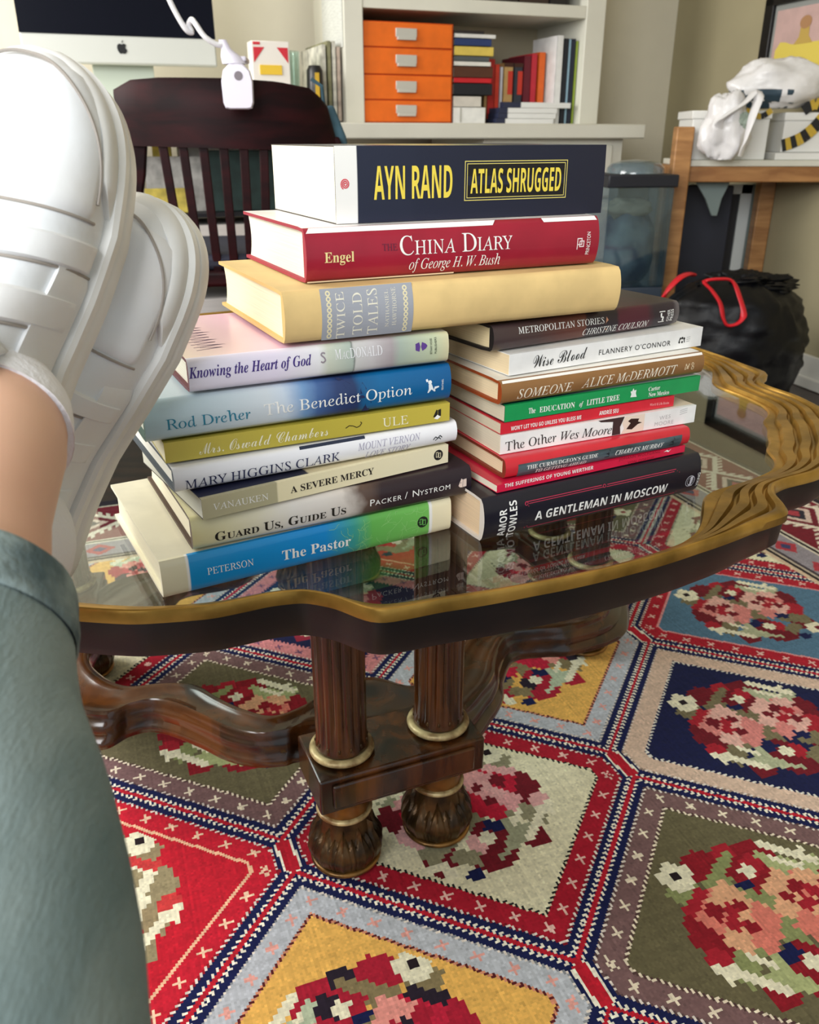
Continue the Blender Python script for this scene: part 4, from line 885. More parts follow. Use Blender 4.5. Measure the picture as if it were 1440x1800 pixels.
for u0, u1, z1, c, lab in SB:
    tall = u0 > 1.34
    r_ = shelf_book('book', lab, u0, u1, .7785, z1, c, .17, 2.872 if tall else 2.93)
    if 'red label' in lab:
        B(((-.002, -.001, .09), (.0155, .001, .16))).build('label', M('label_red', (214, 60, 44), .6), r_); B(((-.0165, -.001, .172), (.0165, .001, .1835))).build('head_band', M('label_brown', (70, 36, 24), .6), r_)
for k, (u0, u1, z0, z1, ub) in enumerate(((1.118, 1.330, .7785, .794, 1.150), (1.124, 1.338, .7945, .810, 1.158), (1.128, 1.342, .8105, .826, 1.158), (1.142, 1.392, .8265, .843, 1.205))):
    lab = ['navy and white booklet lying at the bottom of the small pile before the upright books', 'navy and white booklet lying second in the small pile before the upright books', 'navy and white booklet lying third in the small pile before the upright books', 'wide navy and white booklet on top of the small pile before the upright books'][k]
    r_ = rthing('booklet', lab, 'book', (u0+u1)/2, 2.846, z0, 'booklets lying in the bookcase'); w = (u1-u0)/2; c = (u0+u1)/2; h = z1-z0-.0006
    B(((-w, 0, 0), (w, .075 if k < 3 else .024, h))).build('page_block', paper_mat('pages_244_244_242', (244, 244, 242)), r_)
    B(((-w-.001, -.0008, -.0), (ub-c, .0758 if k < 3 else .0248, h+.0004))).build('cover', M('navy_cover', (38, 44, 70), .5), r_)
for k, (u0, u1, z1, c, lab) in enumerate(((1.12, 1.19, 1.34, (40, 30, 26), 'dark brown book on the upper shelf, leftmost of three there'), (1.195, 1.30, 1.32, (54, 38, 30), 'wide dark book on the upper shelf, between two others'), (1.305, 1.37, 1.35, (30, 26, 26), 'blackish book on the upper shelf nearest the right side'))):
    shelf_book('book', lab, u0, u1, 1.1255, z1, c, .2, 2.87)
# computer
mac = rthing('desktop_computer', 'silver all-in-one computer with a black screen on the desk', 'computer', -.028, 2.90, .783)
alu = M('brushed_aluminium', (206, 208, 202), .38, .15)
tilt = Matrix.Rotation(rad(-4), 3, 'X')
def tbox(g, c, d): p = tilt @ Vector(c); return g.box(p, d, 0, 0, tilt)
tbox(G(), (0, .012, .372), (.528, .022, .455)).build('housing', alu, mac, bevel=.005)
tbox(G(), (0, -.0004, .407), (.528, .002, .382)).build('screen', M('black_screen', (8, 10, 22), .25, 0, spec=.15), mac)
app = [(.0, .0105), (.0045, .0125), (.0088, .0118), (.0118, .0088), (.0095, .0066), (.0088, .0030), (.0100, -.0008), (.0130, -.0028), (.0112, -.0075), (.0078, -.0118), (.0048, -.0128), (.0015, -.0116), (-.0015, -.0116), (-.0048, -.0128), (-.0082, -.0112), (-.0120, -.0050), (-.0135, .0015), (-.0120, .0085), (-.0085, .0118), (-.0045, .0122)]
leaf = [(.0002, .0138), (.0005, .0175), (.0030, .0205), (.0046, .0212), (.0042, .0180), (.0024, .0152)]
ga = G()
for pl in (app, leaf):
    vs = [tuple(tilt @ Vector((x*1.02, -.0008, .184+z*1.02))) for x, z in pl]; ga.add(vs, [tuple(range(len(pl)))])
ga.build('emblem', M('logo_black', (16, 16, 18), .4), mac, smooth=0)
B(((-.09, .03, 0), (.09, .19, .006))).build('foot', alu, mac, bevel=.002)
B(((-.085, .06, .004), (.085, .068, .30))).build('stand', M('pale_stand', (200, 210, 196), .4, .1), mac, bevel=.002)
# small things on the desk
cb = rthing('card_box', 'white card box with red corners and a yellow band on the desk behind the chair', 'box', .372, 2.80, .783)
B(((-.055, 0, 0), (.055, .06, .206))).build('body', M('white_card', (238, 232, 224), .6), cb, bevel=.002)
red_m = M('card_red', (208, 44, 60), .5)
g = G()
for s in (-1, 1): g.add([(s*.050, -.001, .190), (s*.018, -.001, .190), (s*.050, -.001, .150)], [(0, 1, 2)])
g.build('corner_print', red_m, cb, smooth=0); B(((-.034, -.003, .12), (.03, .0, .145))).build('band_print', M('card_yellow', (236, 196, 60), .5), cb); B(((-.05, -.0012, .196), (-.03, 0, .203))).build('lettering', red_m, cb)
jar = rthing('glass_jar', 'small pale green drinking glass on the desk behind the chair', 'glass', .447, 2.91, .783)
gj = G().lathe([(.030, 0), (.034, .10), (.036, .19), (.033, .19), (.030, .10), (.027, .006)], 28); gj.build('bowl', glass_mat('jar_glass', (.86, .93, .90), 1.2, clear=.8, haze=(190, 214, 204)), jar)
cup = rthing('pen_cup', 'black pen cup with a yellow stripe at the end of the desk behind the chair', 'cup', .505, 2.82, .783)
G().lathe([(.024, 0), (.025, .09), (.024, .135), (.017, .148), (.0, .149)], 28).build('body', M('black_plastic', (24, 24, 26), .35), cup); B(((-.006, -.027, .03), (.006, -.023, .128))).build('stripe', M('card_yellow2', (210, 170, 50), .5), cup)
for k, (u, c, z1, lab) in enumerate(((.546, (222, 220, 206), .99, 'white mounted print standing nearest the chair, leaning by the bookcase side'), (.562, (150, 148, 112), 1.0, 'olive mounted print standing second from the chair by the bookcase side'), (.577, (232, 228, 214), 1.0, 'cream board standing third from the chair by the bookcase side'), (.591, (206, 186, 170), .985, 'pinkish board standing flat against the bookcase side'))):
    r_ = rthing('mounted_print', lab, 'picture board', u, 2.86, .7835, 'boards leaning by the bookcase'); B(((-.005, 0, 0), (.005, .26, z1-.783))).build('board', M('board_%d' % k, c, .7, vary=(30, .25)), r_)
sheet = rthing('paper_sheet', 'pale written sheet pinned on the side of the bookcase', 'paper', .6032, 2.85, .985); B(((-.0012, 0, 0), (.0008, .22, .30))).build('sheet', M('paper_note', (220, 222, 216), .8, vary=(160, .1), stretch=(1, .2, 4)), sheet)

# ------------------------------------------------------------------ chair before the desk
mah = wood_mat('dark_mahogany', (22, 4, 7), (46, 10, 14), .5, 4, (2, 2, 9), .0); mah.node_tree.nodes['Principled BSDF'].inputs['Specular IOR Level'].default_value = .15
ch = thing('desk_chair', 'dark mahogany slat-back chair seen from behind at the desk', 'chair', (-.385, 2.02, FL), rad(10))
def bow(x): return .055*(1-(x/.24)**2)
top = [(-.238, .835), (-.20, .853), (-.14, .857), (0, .856), (.10, .851), (.17, .840), (.205, .812), (.226, .735)]
xs = [a for a, _ in top]; zs = [b_ for _, b_ in top]
rings = []
for k in range(25):
    x = -.238+.464*k/24; zt = interp(x, xs, zs); zb = .728-.012*(x+.238)/.46; y = -.055+bow(x)*-1+.055
    yb = -bow(x)
    rings.append([(x, yb-.012, zb), (x, yb-.013, (zb+zt)/2), (x, yb-.010, zt-.008), (x, yb-.004, zt), (x, yb+.006, zt-.003), (x, yb+.012, zb)])
G().loft(rings).build('top_rail', mah, ch, smooth=50)
for k in range(8):
    x = -.148+.0425*k
    P_ = [(x*.86, -bow(x*.9)*.75-.002, .46), (x*.93, -bow(x)-.004, .60), (x, -bow(x), .738)]
    G().loft([[(p[0]-.0095, p[1]-.006, p[2]), (p[0]+.0095, p[1]-.006, p[2]), (p[0]+.0095, p[1]+.006, p[2]), (p[0]-.0095, p[1]+.006, p[2])] for p in P_]).build('slat', mah, ch, bevel=.002)
for s in (-1, 1):
    P_ = [(s*.262, .02, .44), (s*.250, .0, .56), (s*.222, -.004, .67), (s*.205, -.008, .745)]; Wd = [.026, .028, .030, .026]
    G().loft([[(p[0]-w, p[1]-.012, p[2]), (p[0]+w, p[1]-.012, p[2]), (p[0]+w, p[1]+.012, p[2]), (p[0]-w, p[1]+.012, p[2])] for p, w in zip(P_, Wd)]).build('back_post', mah, ch, bevel=.004)
G().prism([(-.235, -.06), (.235, -.06), (.25, .2), (.235, .40), (-.235, .40), (-.25, .2)], .435, .470).build('seat', mah, ch, bevel=.008)
B(((-.2, -.05, .470), (.2, .36, .505))).build('cushion', M('navy_cushion', (34, 36, 52), .8), ch, bevel=.012)
for sx in (-1, 1):
    for y in (-.03, .36): G().tube([(sx*.19, y, .437), (sx*.205, y+(.02 if y > 0 else -.02), .0)], [.021, .015], 14).build('leg', mah, ch)
    G().tube([(sx*.198, -.04, .20), (sx*.198, .37, .20)], .011, 10).build('stretcher', mah, ch)
G().tube([(-.198, .16, .20), (.198, .16, .20)], .011, 10).build('stretcher', mah, ch)
tb = thing('cloth_bag', 'dark teal cloth bag hanging beside the right end of the chair back', 'bag', (-.172, 2.09, .50), rad(10))
G().loft([[(-.02, -.015, .30), (.0, -.02, .305), (.006, .02, .30), (-.02, .02, .30)], [(-.024, -.03, .24), (.026, -.03, .24), (.03, .03, .24), (-.024, .03, .24)], [(-.03, -.04, .10), (.045, -.04, .12), (.05, .04, .12), (-.03, .04, .10)], [(-.03, -.03, .0), (.04, -.03, .0), (.04, .03, 0), (-.03, .03, 0)]]).build('sack', M('teal_cloth', (66, 98, 112), .9, vary=(14, .3)), tb, bevel=.006)
G().tube([(-.018, 0, .30), (-.022, -.01, .34), (-.045, -.008, .355)], .004, 8).build('strap', M('teal_cloth', (66, 98, 112)), tb)
# clip lamp on the chair
cl = thing('clip_lamp', 'white gooseneck clip lamp clamped on the top rail of the dark chair', 'lamp', (-.345, 1.905, .79), rad(4))
lav = M('white_lilac_plastic', (226, 222, 238), .35)
plate = [(-.030, .012), (-.026, .002), (-.018, .0), (.018, .0), (.026, .002), (.030, .012), (.031, .05), (.026, .070), (.014, .081), (0, .084), (-.014, .081), (-.026, .070), (-.031, .05)]
G().loft([[(x*s, y, z*s+.04*(1-s)) for x, z in plate] for y, s in ((-.014, .94), (-.011, 1), (0, 1), (.003, .95))]).build('clamp_pad', lav, cl, smooth=40)
G().loft([[(x*s*.8, y, z*s+.044*(1-s)) for x, z in plate] for y, s in ((.058, .94), (.060, 1), (.066, 1), (.068, .95))]).build('rear_pad', lav, cl, smooth=40)
B(((-.020, -.0, .086), (.020, .066, .096))).build('clamp_bridge', lav, cl, bevel=.003)
hole = G()
vs = [(.004+.0085*math.cos(2*PI*k/20), -.0145, .060+.0085*math.sin(2*PI*k/20)) for k in range(20)]; hole.add(vs, [tuple(range(20))]); hole.build('pivot_hole', M('hole_grey', (120, 112, 120), .5), cl, smooth=0)
G().loft([[(-.012*0+cx+rx*math.cos(2*PI*k/16), cy+rx*.8*math.sin(2*PI*k/16), z) for k in range(16)] for z, rx, cx, cy in ((.082, .024, -.004, .004), (.095, .020, -.010, .004), (.108, .010, -.018, .002), (.124, .008, -.024, .0))]).build('socket', lav, cl)
path = spline([(-.022, 0, .118), (-.034, -.004, .115), (-.056, -.01, .128), (-.072, -.008, .150), (-.080, .0, .158), (-.087, .006, .150), (-.083, .008, .137), (-.093, .0, .142), (-.110, -.004, .172), (-.128, -.006, .215), (-.150, -.006, .275), (-.14, -.03, .37), (-.08, -.08, .43)], 8)
G().tube(path, .0052, 10).build('gooseneck', M('white_sleeve', (236, 236, 240), .4), cl)
G().lathe([(.012, .0), (.034, -.02), (.042, -.05), (.038, -.05), (.03, -.02)], 24, (-.07, -.09, .44)).build('lamp_shade', lav, cl)

# ------------------------------------------------------------------ papers on the rack under the desk, seen between the slats
rack = rthing('paper_rack', 'black open paper rack under the desk behind the chair', 'rack', .22, 2.79, FL)
bm2 = M('black_rack', (26, 26, 32), .45)
for z in (.10, .22, .34, .445, .525): B(((-.26, 0, z), (.24, .30, z+.012))).build('tray', bm2, rack)
for s in (-.26, .228): B(((s, .27, 0), (s+.012, .30, .55))).build('upright', bm2, rack)
for k, (z, h, c, lab) in enumerate(((.112, .055, (214, 210, 206), 'pile of paper on the lowest tray of the black rack'), (.232, .05, (226, 222, 222), 'pile of paper on the second tray up of the black rack'), (.352, .06, (216, 208, 210), 'pile of pale paper in the middle tray of the black rack'), (.457, .045, (230, 224, 220), 'pile of white paper on the fourth tray up of the black rack'))):
    r_ = rthing('paper_pile', lab, 'paper', .20+.01*k, 2.80, FL+z, 'paper piles on the rack'); B(((-.22, 0, 0), (.20, .26, h))).build('sheets', paper_mat('pages_%d_%d_%d' % c, c), r_)
for k, (u0, u1, z0, z1, c, lab) in enumerate(((-.02, .10, .531, .60, (228, 206, 96), 'low yellow folder standing on the top tray of the black rack'), (-.01, .16, .531, .685, (206, 204, 200), 'pale grey folder standing behind the yellow one on the black rack'), (.02, .075, .60, .725, (226, 200, 84), 'taller yellow folder standing at the back of the black rack'), (.17, .42, .531, .70, (44, 66, 64), 'dark green file box on the top tray of the black rack'), (.10, .44, .531, .725, (222, 218, 214), 'white board standing at the back of the top tray of the black rack'))):
    v = [2.81, 2.85, 2.88, 2.83, 2.96][k]
    r_ = rthing('file_box' if k == 3 else 'file_folder', lab, 'folder', (u0+u1)/2, v, FL+.538 if z0 < .6 else FL+.538, 'folders on the rack'); w = (u1-u0)/2
    B(((-w, 0, 0), (w, .09 if k == 3 else .012, z1-.531))).build('shell', M('folder_%d' % k, c, .7, vary=(26, .22)), r_, bevel=.002)

# ------------------------------------------------------------------ wooden side table on the right with bags and boxes
beech = wood_mat('beech_wood', (150, 102, 56), (186, 136, 82), .5, 5, (1.5, 1.5, 9), .05); beech_h = wood_mat('beech_wood_rail', (146, 98, 54), (180, 130, 78), .5, 5, (1.5, 9, 9), .05)
st = thing('side_table', 'beech side table with a white top against the right wall', 'table', (1.03, 2.74, FL), rad(-2))
B(((-.235, -.012, .620), (.235, .27, .664))).build('frame', beech_h, st, bevel=.003); B(((-.205, -.014, .664), (.235, .27, .681))).build('top_board', white_p, st, bevel=.002)
for x, y, z1 in ((-.222, -.014, .772), (-.178, .262, .664), (.142, .27, .664)):
    B(((x-.026, y-.024, 0), (x+.026, y+.024, z1))).build('leg', beech, st, bevel=.004)
wc = M('white_card', (238, 232, 224), .6); bx_w = M('glossy_white_card', (240, 240, 236), .4)
ylw = M('ribbon_yellow', (206, 172, 58), .5); blk = M('ribbon_black', (24, 22, 22), .5)
b1 = thing('gift_box', 'white lidded box tied with striped ribbon on the side table, behind the plastic bag', 'box', (.975, 2.76, .6755), rad(-2))
B(((-.135, 0, 0), (.09, .16, .112))).build('body', bx_w, b1, bevel=.002); B(((-.14, -.004, .112), (.094, .165, .134))).build('lid', bx_w, b1, bevel=.002)
B(((-.062, -.003, .094), (-.046, 0, .111)), ((-.085, -.003, .094), (-.078, 0, .111))).build('box_print', blk, b1)
b2 = thing('flat_box', 'shallow white box lying at the front of the side table, right of the lidded box', 'box', (1.165, 2.738, .6755), rad(-2))
B(((-.075, 0, 0), (.095, .16, .020))).build('body', bx_w, b2, bevel=.002)
b3 = thing('carton', 'white carton with a wide striped ribbon, standing on the shallow white box', 'box', (1.165, 2.755, .6965), rad(-2))
B(((-.055, 0, 0), (.085, .14, .086))).build('body', bx_w, b3, bevel=.002); B(((-.058, -.004, .086), (.088, .145, .108))).build('lid', bx_w, b3, bevel=.002)
def striped(root, pts, w, nm, n=9):
    A_ = G()
    P_ = [Vector(p) for p in pts]; segs = []
    tot = spline(P_, n)
    for i in range(len(tot)-1):
        t_ = (tot[i+1]-tot[i]).normalized(); sd = Vector((-t_.z, 0, t_.x))*w/2
        q = [tot[i]+sd, tot[i]-sd, tot[i+1]-sd, tot[i+1]+sd]
        A_.add([tuple(p) for p in q]+[tuple(p+Vector((0, .001, 0))) for p in q], [(0, 1, 2, 3), (7, 6, 5, 4), (0, 4, 5, 1), (1, 5, 6, 2), (2, 6, 7, 3), (3, 7, 4, 0)], (i//2) % 2)
    return A_.build(nm, [blk, ylw], root, smooth=0)
striped(b3, [(-.055, -.006, .018), (-.03, -.006, .026), (.0, -.006, .040), (.03, -.006, .066), (.055, -.006, .10)], .034, 'ribbon', 4)
striped(b1, [(.0, -.007, .138), (.03, -.007, .128), (.06, -.007, .118), (.088, -.008, .135)], .016, 'ribbon', 4)
striped(b3, [(-.01, -.008, .112), (.02, -.010, .132), (.055, -.008, .12), (.08, -.008, .14)], .030, 'ribbon_bow', 3)
def blob(c, r, seed, amp=.16, freq=9, floor=None, fold=.0, n=56, m=36, power=1.0, crease=.5):
    """crumpled sack shape"""
    g = G(); rings = []
    for i in range(1, m):
        th = PI*i/m; rg = []
        for j in range(n):
            a = 2*PI*j/n; d = Vector((math.sin(th)*math.cos(a), math.sin(th)*math.sin(a), -math.cos(th)))
            f = 1+amp*noise.noise(d*1.7+Vector((seed, 0, 0)))+amp*crease*(abs(noise.noise(d*4.1+Vector((0, seed, 0))))-.25)+amp*.45*crease*(abs(noise.noise(d*freq+Vector((seed, seed, 0))))-.25)
            p = [d.x*r[0]*f, d.y*r[1]*f, d.z*r[2]*f]
            z = c[2]+p[2]
            if floor is not None and z < floor: z = floor+.001*abs(p[2])
            rg.append((c[0]+p[0], c[1]+p[1], z))
        rings.append(rg)
    return g.loft(rings)
film = M('white_film', (236, 234, 234), .28, bump=(30, .5), vary=(8, .05))
pb = thing('plastic_bag', 'white plastic carrier bag with long handles, at the left end of the side table', 'bag', (.912, 2.69, .676))
blob((0, 0, .082), (.066, .05, .104), 2.3, .30, 8, .0015).build('sack', film, pb, smooth=70)
G().tube(spline([(-.03, -.03, .07), (-.028, -.05, .11), (.03, -.045, .15), (.060, -.035, .178), (.068, -.045, .165), (.052, -.058, .11), (.042, -.060, .05), (.036, -.056, .012)], 6), .014, 8, flat=.35).build('handle', film, pb)
blob((.04, -.035, .105), (.018, .008, .02), 7, .5).build('print', M('grey_print', (150, 164, 150), .5), pb)
pb2 = thing('plastic_bag', 'rounded white plastic bag with blue-grey print, lying on top of the boxes', 'bag', (1.085, 2.785, .811))
def bag_print():
    g2 = blob((0, 0, .066), (.136, .070, .074), 5.1, .22, 7, .004)
    out = []
    for f in g2.f:
        c = Vector((0, 0, 0))
        for i in f: c += Vector(g2.v[i])
        c /= len(f)
        out.append(1 if (.004 < c.z < .052 and c.y < 0 and -.15 < c.x < .02 and noise.noise(Vector((c.x*46, c.z*52, 1.3))) > -.04) else 0)
    g2.m = out; return g2
bag_print().build('sack', [film, M('slate_print_film', (54, 72, 84), .35)], pb2, smooth=70)
# picture on the right-hand wall
pic = thing('framed_picture', 'black framed picture of a yellow shape on pink hanging on the right wall', 'picture', R(UR-.001, 2.50, 1.0), RT+rad(-90))
hw, hh = .205, .16
g = G()
for a, b_ in (((-hw, -.022, -hh), (-hw+.042, 0, hh)), ((hw-.042, -.022, -hh), (hw, 0, hh)), ((-hw, -.022, hh-.042), (hw, 0, hh)), ((-hw, -.022, -hh), (hw, 0, -hh+.042))): g.span(a, b_)
g.build('frame', M('black_frame', (22, 20, 22), .35), pic, bevel=.002)
B(((-hw+.04, -.010, -hh+.04), (hw-.04, -.002, hh-.04))).build('mount', M('grey_mount', (150, 152, 148), .8), pic)
iw, ih = hw-.055, hh-.058
B(((-iw, -.0115, -ih), (iw, -.009, ih))).build('print', M('print_pink', (206, 172, 166), .7, vary=(20, .06)), pic)
def flat_shape(nm, pts, m, y): return G().add([(x, y, z) for x, z in pts], [tuple(range(len(pts)))]).build(nm, m, pic, smooth=0)
flat_shape('print_shape', [(-.135, -.10), (-.135, -.01), (-.115, .012), (-.09, .010), (-.06, .002), (.06, .002), (.09, .010), (.12, .0), (.12, -.10)], M('print_yellow', (226, 204, 92), .7), -.0122)
flat_shape('print_neck', [(-.05, .0), (-.03, .02), (-.028, .045), (.012, .045), (.014, .02), (.035, .0)], M('print_ochre', (196, 164, 84), .7), -.0126)
flat_shape('print_knob', disc(-.008, .058, .026, .018), M('print_tan', (176, 132, 92), .7), -.0130)

# ------------------------------------------------------------------ below the side table: bins, portfolio, frame, refuse bag
bn = thing('storage_bin', 'clear plastic storage bin with a black lid between the desk and the side table', 'bin', (.658, 2.70, FL), rad(8))
binm = glass_mat('clear_plastic', (.74, .82, .88), 1.2, .08, .88, (90, 112, 124))
g = G(); 
for a, b_ in (((-.098, -.09, .33), (.098, -.087, .61)), ((-.098, .087, .33), (.098, .09, .61)), ((-.098, -.09, .33), (-.095, .09, .61)), ((.095, -.09, .33), (.098, .09, .61)), ((-.098, -.09, .33), (.098, .09, .334))): g.span(a, b_)
g.build('body', binm, bn)
B(((-.106, -.10, .611), (.106, .10, .646))).build('lid', M('black_lid', (24, 26, 36), .5), bn, bevel=.004)
B(((-.098, -.09, 0), (.098, .09, .329))).build('lower_drawer', M('grey_bin_base', (60, 70, 84), .5), bn, bevel=.004)
cs = thing('folded_cloth', 'heap of blue and grey cloth inside the clear storage bin', 'cloth', (.658, 2.70, FL+.336), rad(8))
blob((0, 0, .105), (.090, .080, .12), 3, .14, 9, .0).build('heap', M('blue_grey_cloth', (40, 54, 84), .9, vary=(9, .9), alt=(140, 154, 150), bump=(30, .5)), cs, smooth=70)
blob((-.01, -.03, .215), (.07, .03, .03), 5, .3).build('upper_fold', M('pale_cloth', (188, 176, 146), .9), cs)
bt_ = thing('covered_dish', 'rounded clear plastic cover on the black bin lid beside the desk', 'cover', (.668, 2.70, FL+.647), rad(8))
G().lathe([(.085, 0), (.083, .014), (.072, .026), (.042, .034), (.0, .037)], 32).build('dome', glass_mat('dome_plastic', (.8, .86, .9), 1.3, .1, .55, (110, 130, 140)), bt_)
pf = thing('portfolio_case', 'black portfolio case leaning under the side table', 'case', (.965, 2.96, FL), rad(-4))
G().box((-.01, 0, .30), (.20, .03, .60)).build('case', M('navy_black_case', (34, 36, 50), .6, vary=(5, .3)), pf, bevel=.004); G().box((-.105, -.008, .30), (.012, .03, .58)).build('edge_strip', M('slate_edge', (66, 76, 96), .5), pf); G().box((.05, -.02, .30), (.014, .012, .05)).build('clasp', M('clasp_grey', (120, 130, 136), .4, .5), pf)
lf = thing('picture_frame', 'white picture frame around a black panel standing under the side table', 'frame', (1.045, 3.06, FL), rad(0))
g = G()
for a, b_ in (((-.10, -.015, 0), (-.062, .0, .60)), ((.072, -.015, 0), (.110, 0, .60)), ((-.10, -.015, .568), (.11, 0, .60)), ((-.10, -.015, 0), (.11, 0, .035))): g.span(a, b_)
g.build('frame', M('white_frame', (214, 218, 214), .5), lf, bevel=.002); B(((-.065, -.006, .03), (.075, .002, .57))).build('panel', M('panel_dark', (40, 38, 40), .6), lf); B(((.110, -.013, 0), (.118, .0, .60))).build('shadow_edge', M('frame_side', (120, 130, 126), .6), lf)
fl_ = thing('hanging_cloth', 'grey cloth corner hanging under the front rail of the side table', 'cloth', (.935, 2.79, FL+.50), rad(-2))
G().loft([[(-.055, 0, .119), (.05, 0, .119), (.05, .01, .119), (-.055, .01, .119)], [(-.02, -.004, .07), (.03, -.004, .07), (.03, .008, .07), (-.02, .008, .07)], [(.005, -.006, .02), (.022, -.006, .02), (.022, .004, .02), (.005, .004, .02)]]).build('corner', M('grey_green_cloth', (128, 142, 140), .8), fl_, bevel=.002)
tr = thing('refuse_bag', 'full black refuse bag with a red drawstring on the floor before the side table', 'bag', (.915, 2.42, FL))
blackfilm = M('black_film', (6, 7, 12), .42, spec=.28, bump=(20, .5))
def trash():
    g = G(); rings = []; n = 72
    prof = [(.0, .150), (.02, .178), (.07, .196), (.14, .202), (.21, .20), (.28, .188), (.33, .168), (.355, .135), (.375, .095), (.388, .06), (.392, .03)]
    zs_ = [p[0] for p in prof]; rs_ = [p[1] for p in prof]
    for i in range(44):
        z = .392*i/43; r = interp(z, zs_, rs_); rg = []
        for j in range(n):
            a = 2*PI*j/n; d = Vector((math.cos(a)*1.4, math.sin(a)*1.4, z*7))
            f = 1+.10*noise.noise(d+Vector((3, 1, 0)))+.10*(abs(noise.noise(d*2.6))-.22)+.045*(abs(noise.noise(d*6.2))-.2)
            ex = 1.06 if math.cos(a) < 0 else 1.0
            rg.append((r*f*math.cos(a)*ex, r*f*math.sin(a)*.78, z+.012*noise.noise(d*2)*(z/.4)))
        rings.append(rg)
    return g.loft(rings)
trash().build('sack', blackfilm, tr, smooth=70)
redp = M('red_drawstring', (206, 24, 40), .35)
G().tube(spline([(-.245, -.13, .345), (-.232, -.135, .375), (-.205, -.125, .402), (-.175, -.10, .41), (-.15, -.07, .405)], 5), .011, 8, flat=.5).build('drawstring', redp, tr)
G().tube(spline([(-.135, -.125, .395), (-.10, -.128, .402), (-.062, -.128, .396), (-.044, -.152, .355), (-.036, -.172, .318), (-.050, -.178, .296), (-.075, -.176, .290), (-.088, -.172, .308), (-.098, -.160, .345), (-.118, -.140, .375)], 5, True), .0085, 8, flat=.5, loop=True).build('drawstring_loop', redp, tr)
blob((.02, -.01, .372), (.125, .055, .030), 4.4, .5, 8, crease=.9).build('gathered_neck', blackfilm, tr, smooth=70)
# ------------------------------------------------------------------ the seated person: crossed legs with feet up on the table
person = thing('person', 'seated person in grey jeans and white sneakers with crossed feet resting on the table', 'person', (-.15, -.3, FL))
def loc_of(p): return tuple(Vector(p)-person.location)
leather = M('white_leather', (240, 244, 248), .45, vary=(11, .05), bump=(38, .22), alt=(238, 238, 238)); leather2 = M('white_leather_panel', (241, 245, 249), .42, vary=(14, .05), bump=(60, .10), alt=(238, 238, 238))
rubber = M('white_rubber', (242, 242, 240), .5, vary=(20, .06), alt=(230, 230, 226)); seam_m = M('grubby_seam', (168, 160, 152), .8); sockm = M('white_sock', (246, 246, 250), .9, bump=(300, .3))
skin = M('skin', (232, 186, 158), .5, vary=(12, .05), alt=(226, 176, 150)); skin.node_tree.nodes['Principled BSDF'].inputs['Subsurface Weight'].default_value = .08
skin.node_tree.nodes['Principled BSDF'].inputs['Subsurface Radius'].default_value = (.012, .005, .003)
SL = .266; ZS = .023
def s_w(s):
    base = interp(s, [0, .12, .25, .4, .55, .68, .8, 1], [.030, .0305, .030, .033, .0405, .0450, .0440, .0440])
    if s > .76: base *= math.sqrt(max(0, 1-((s-.76)/.24)**2.3))
    if s < .13: base *= math.sqrt(max(0, 1-((.13-s)/.13)**2.2))
    return base
def s_h(s):
    h = interp(s, [0, .1, .2, .34, .45, .56, .68, .80, .9, 1], [.056, .062, .064, .066, .062, .052, .043, .037, .033, .030])
    if s > .9: h *= max(0, 1-((s-.9)/.1)**2.6)**.5
    return h
def s_c(s): return .006*math.sin(PI*s)-.004*s
def U(s, t, off=0):
    a = PI*(1-t); w = max(0, s_w(s)-.004); h = s_h(s); ca, sa = math.cos(a), math.sin(a)
    x = s_c(s)*SIDE+(w+off)*math.copysign(abs(ca)**.72, ca); z = ZS-.002+(h+off)*max(0, sa)**.78
    return Vector((x, s*SL, z))
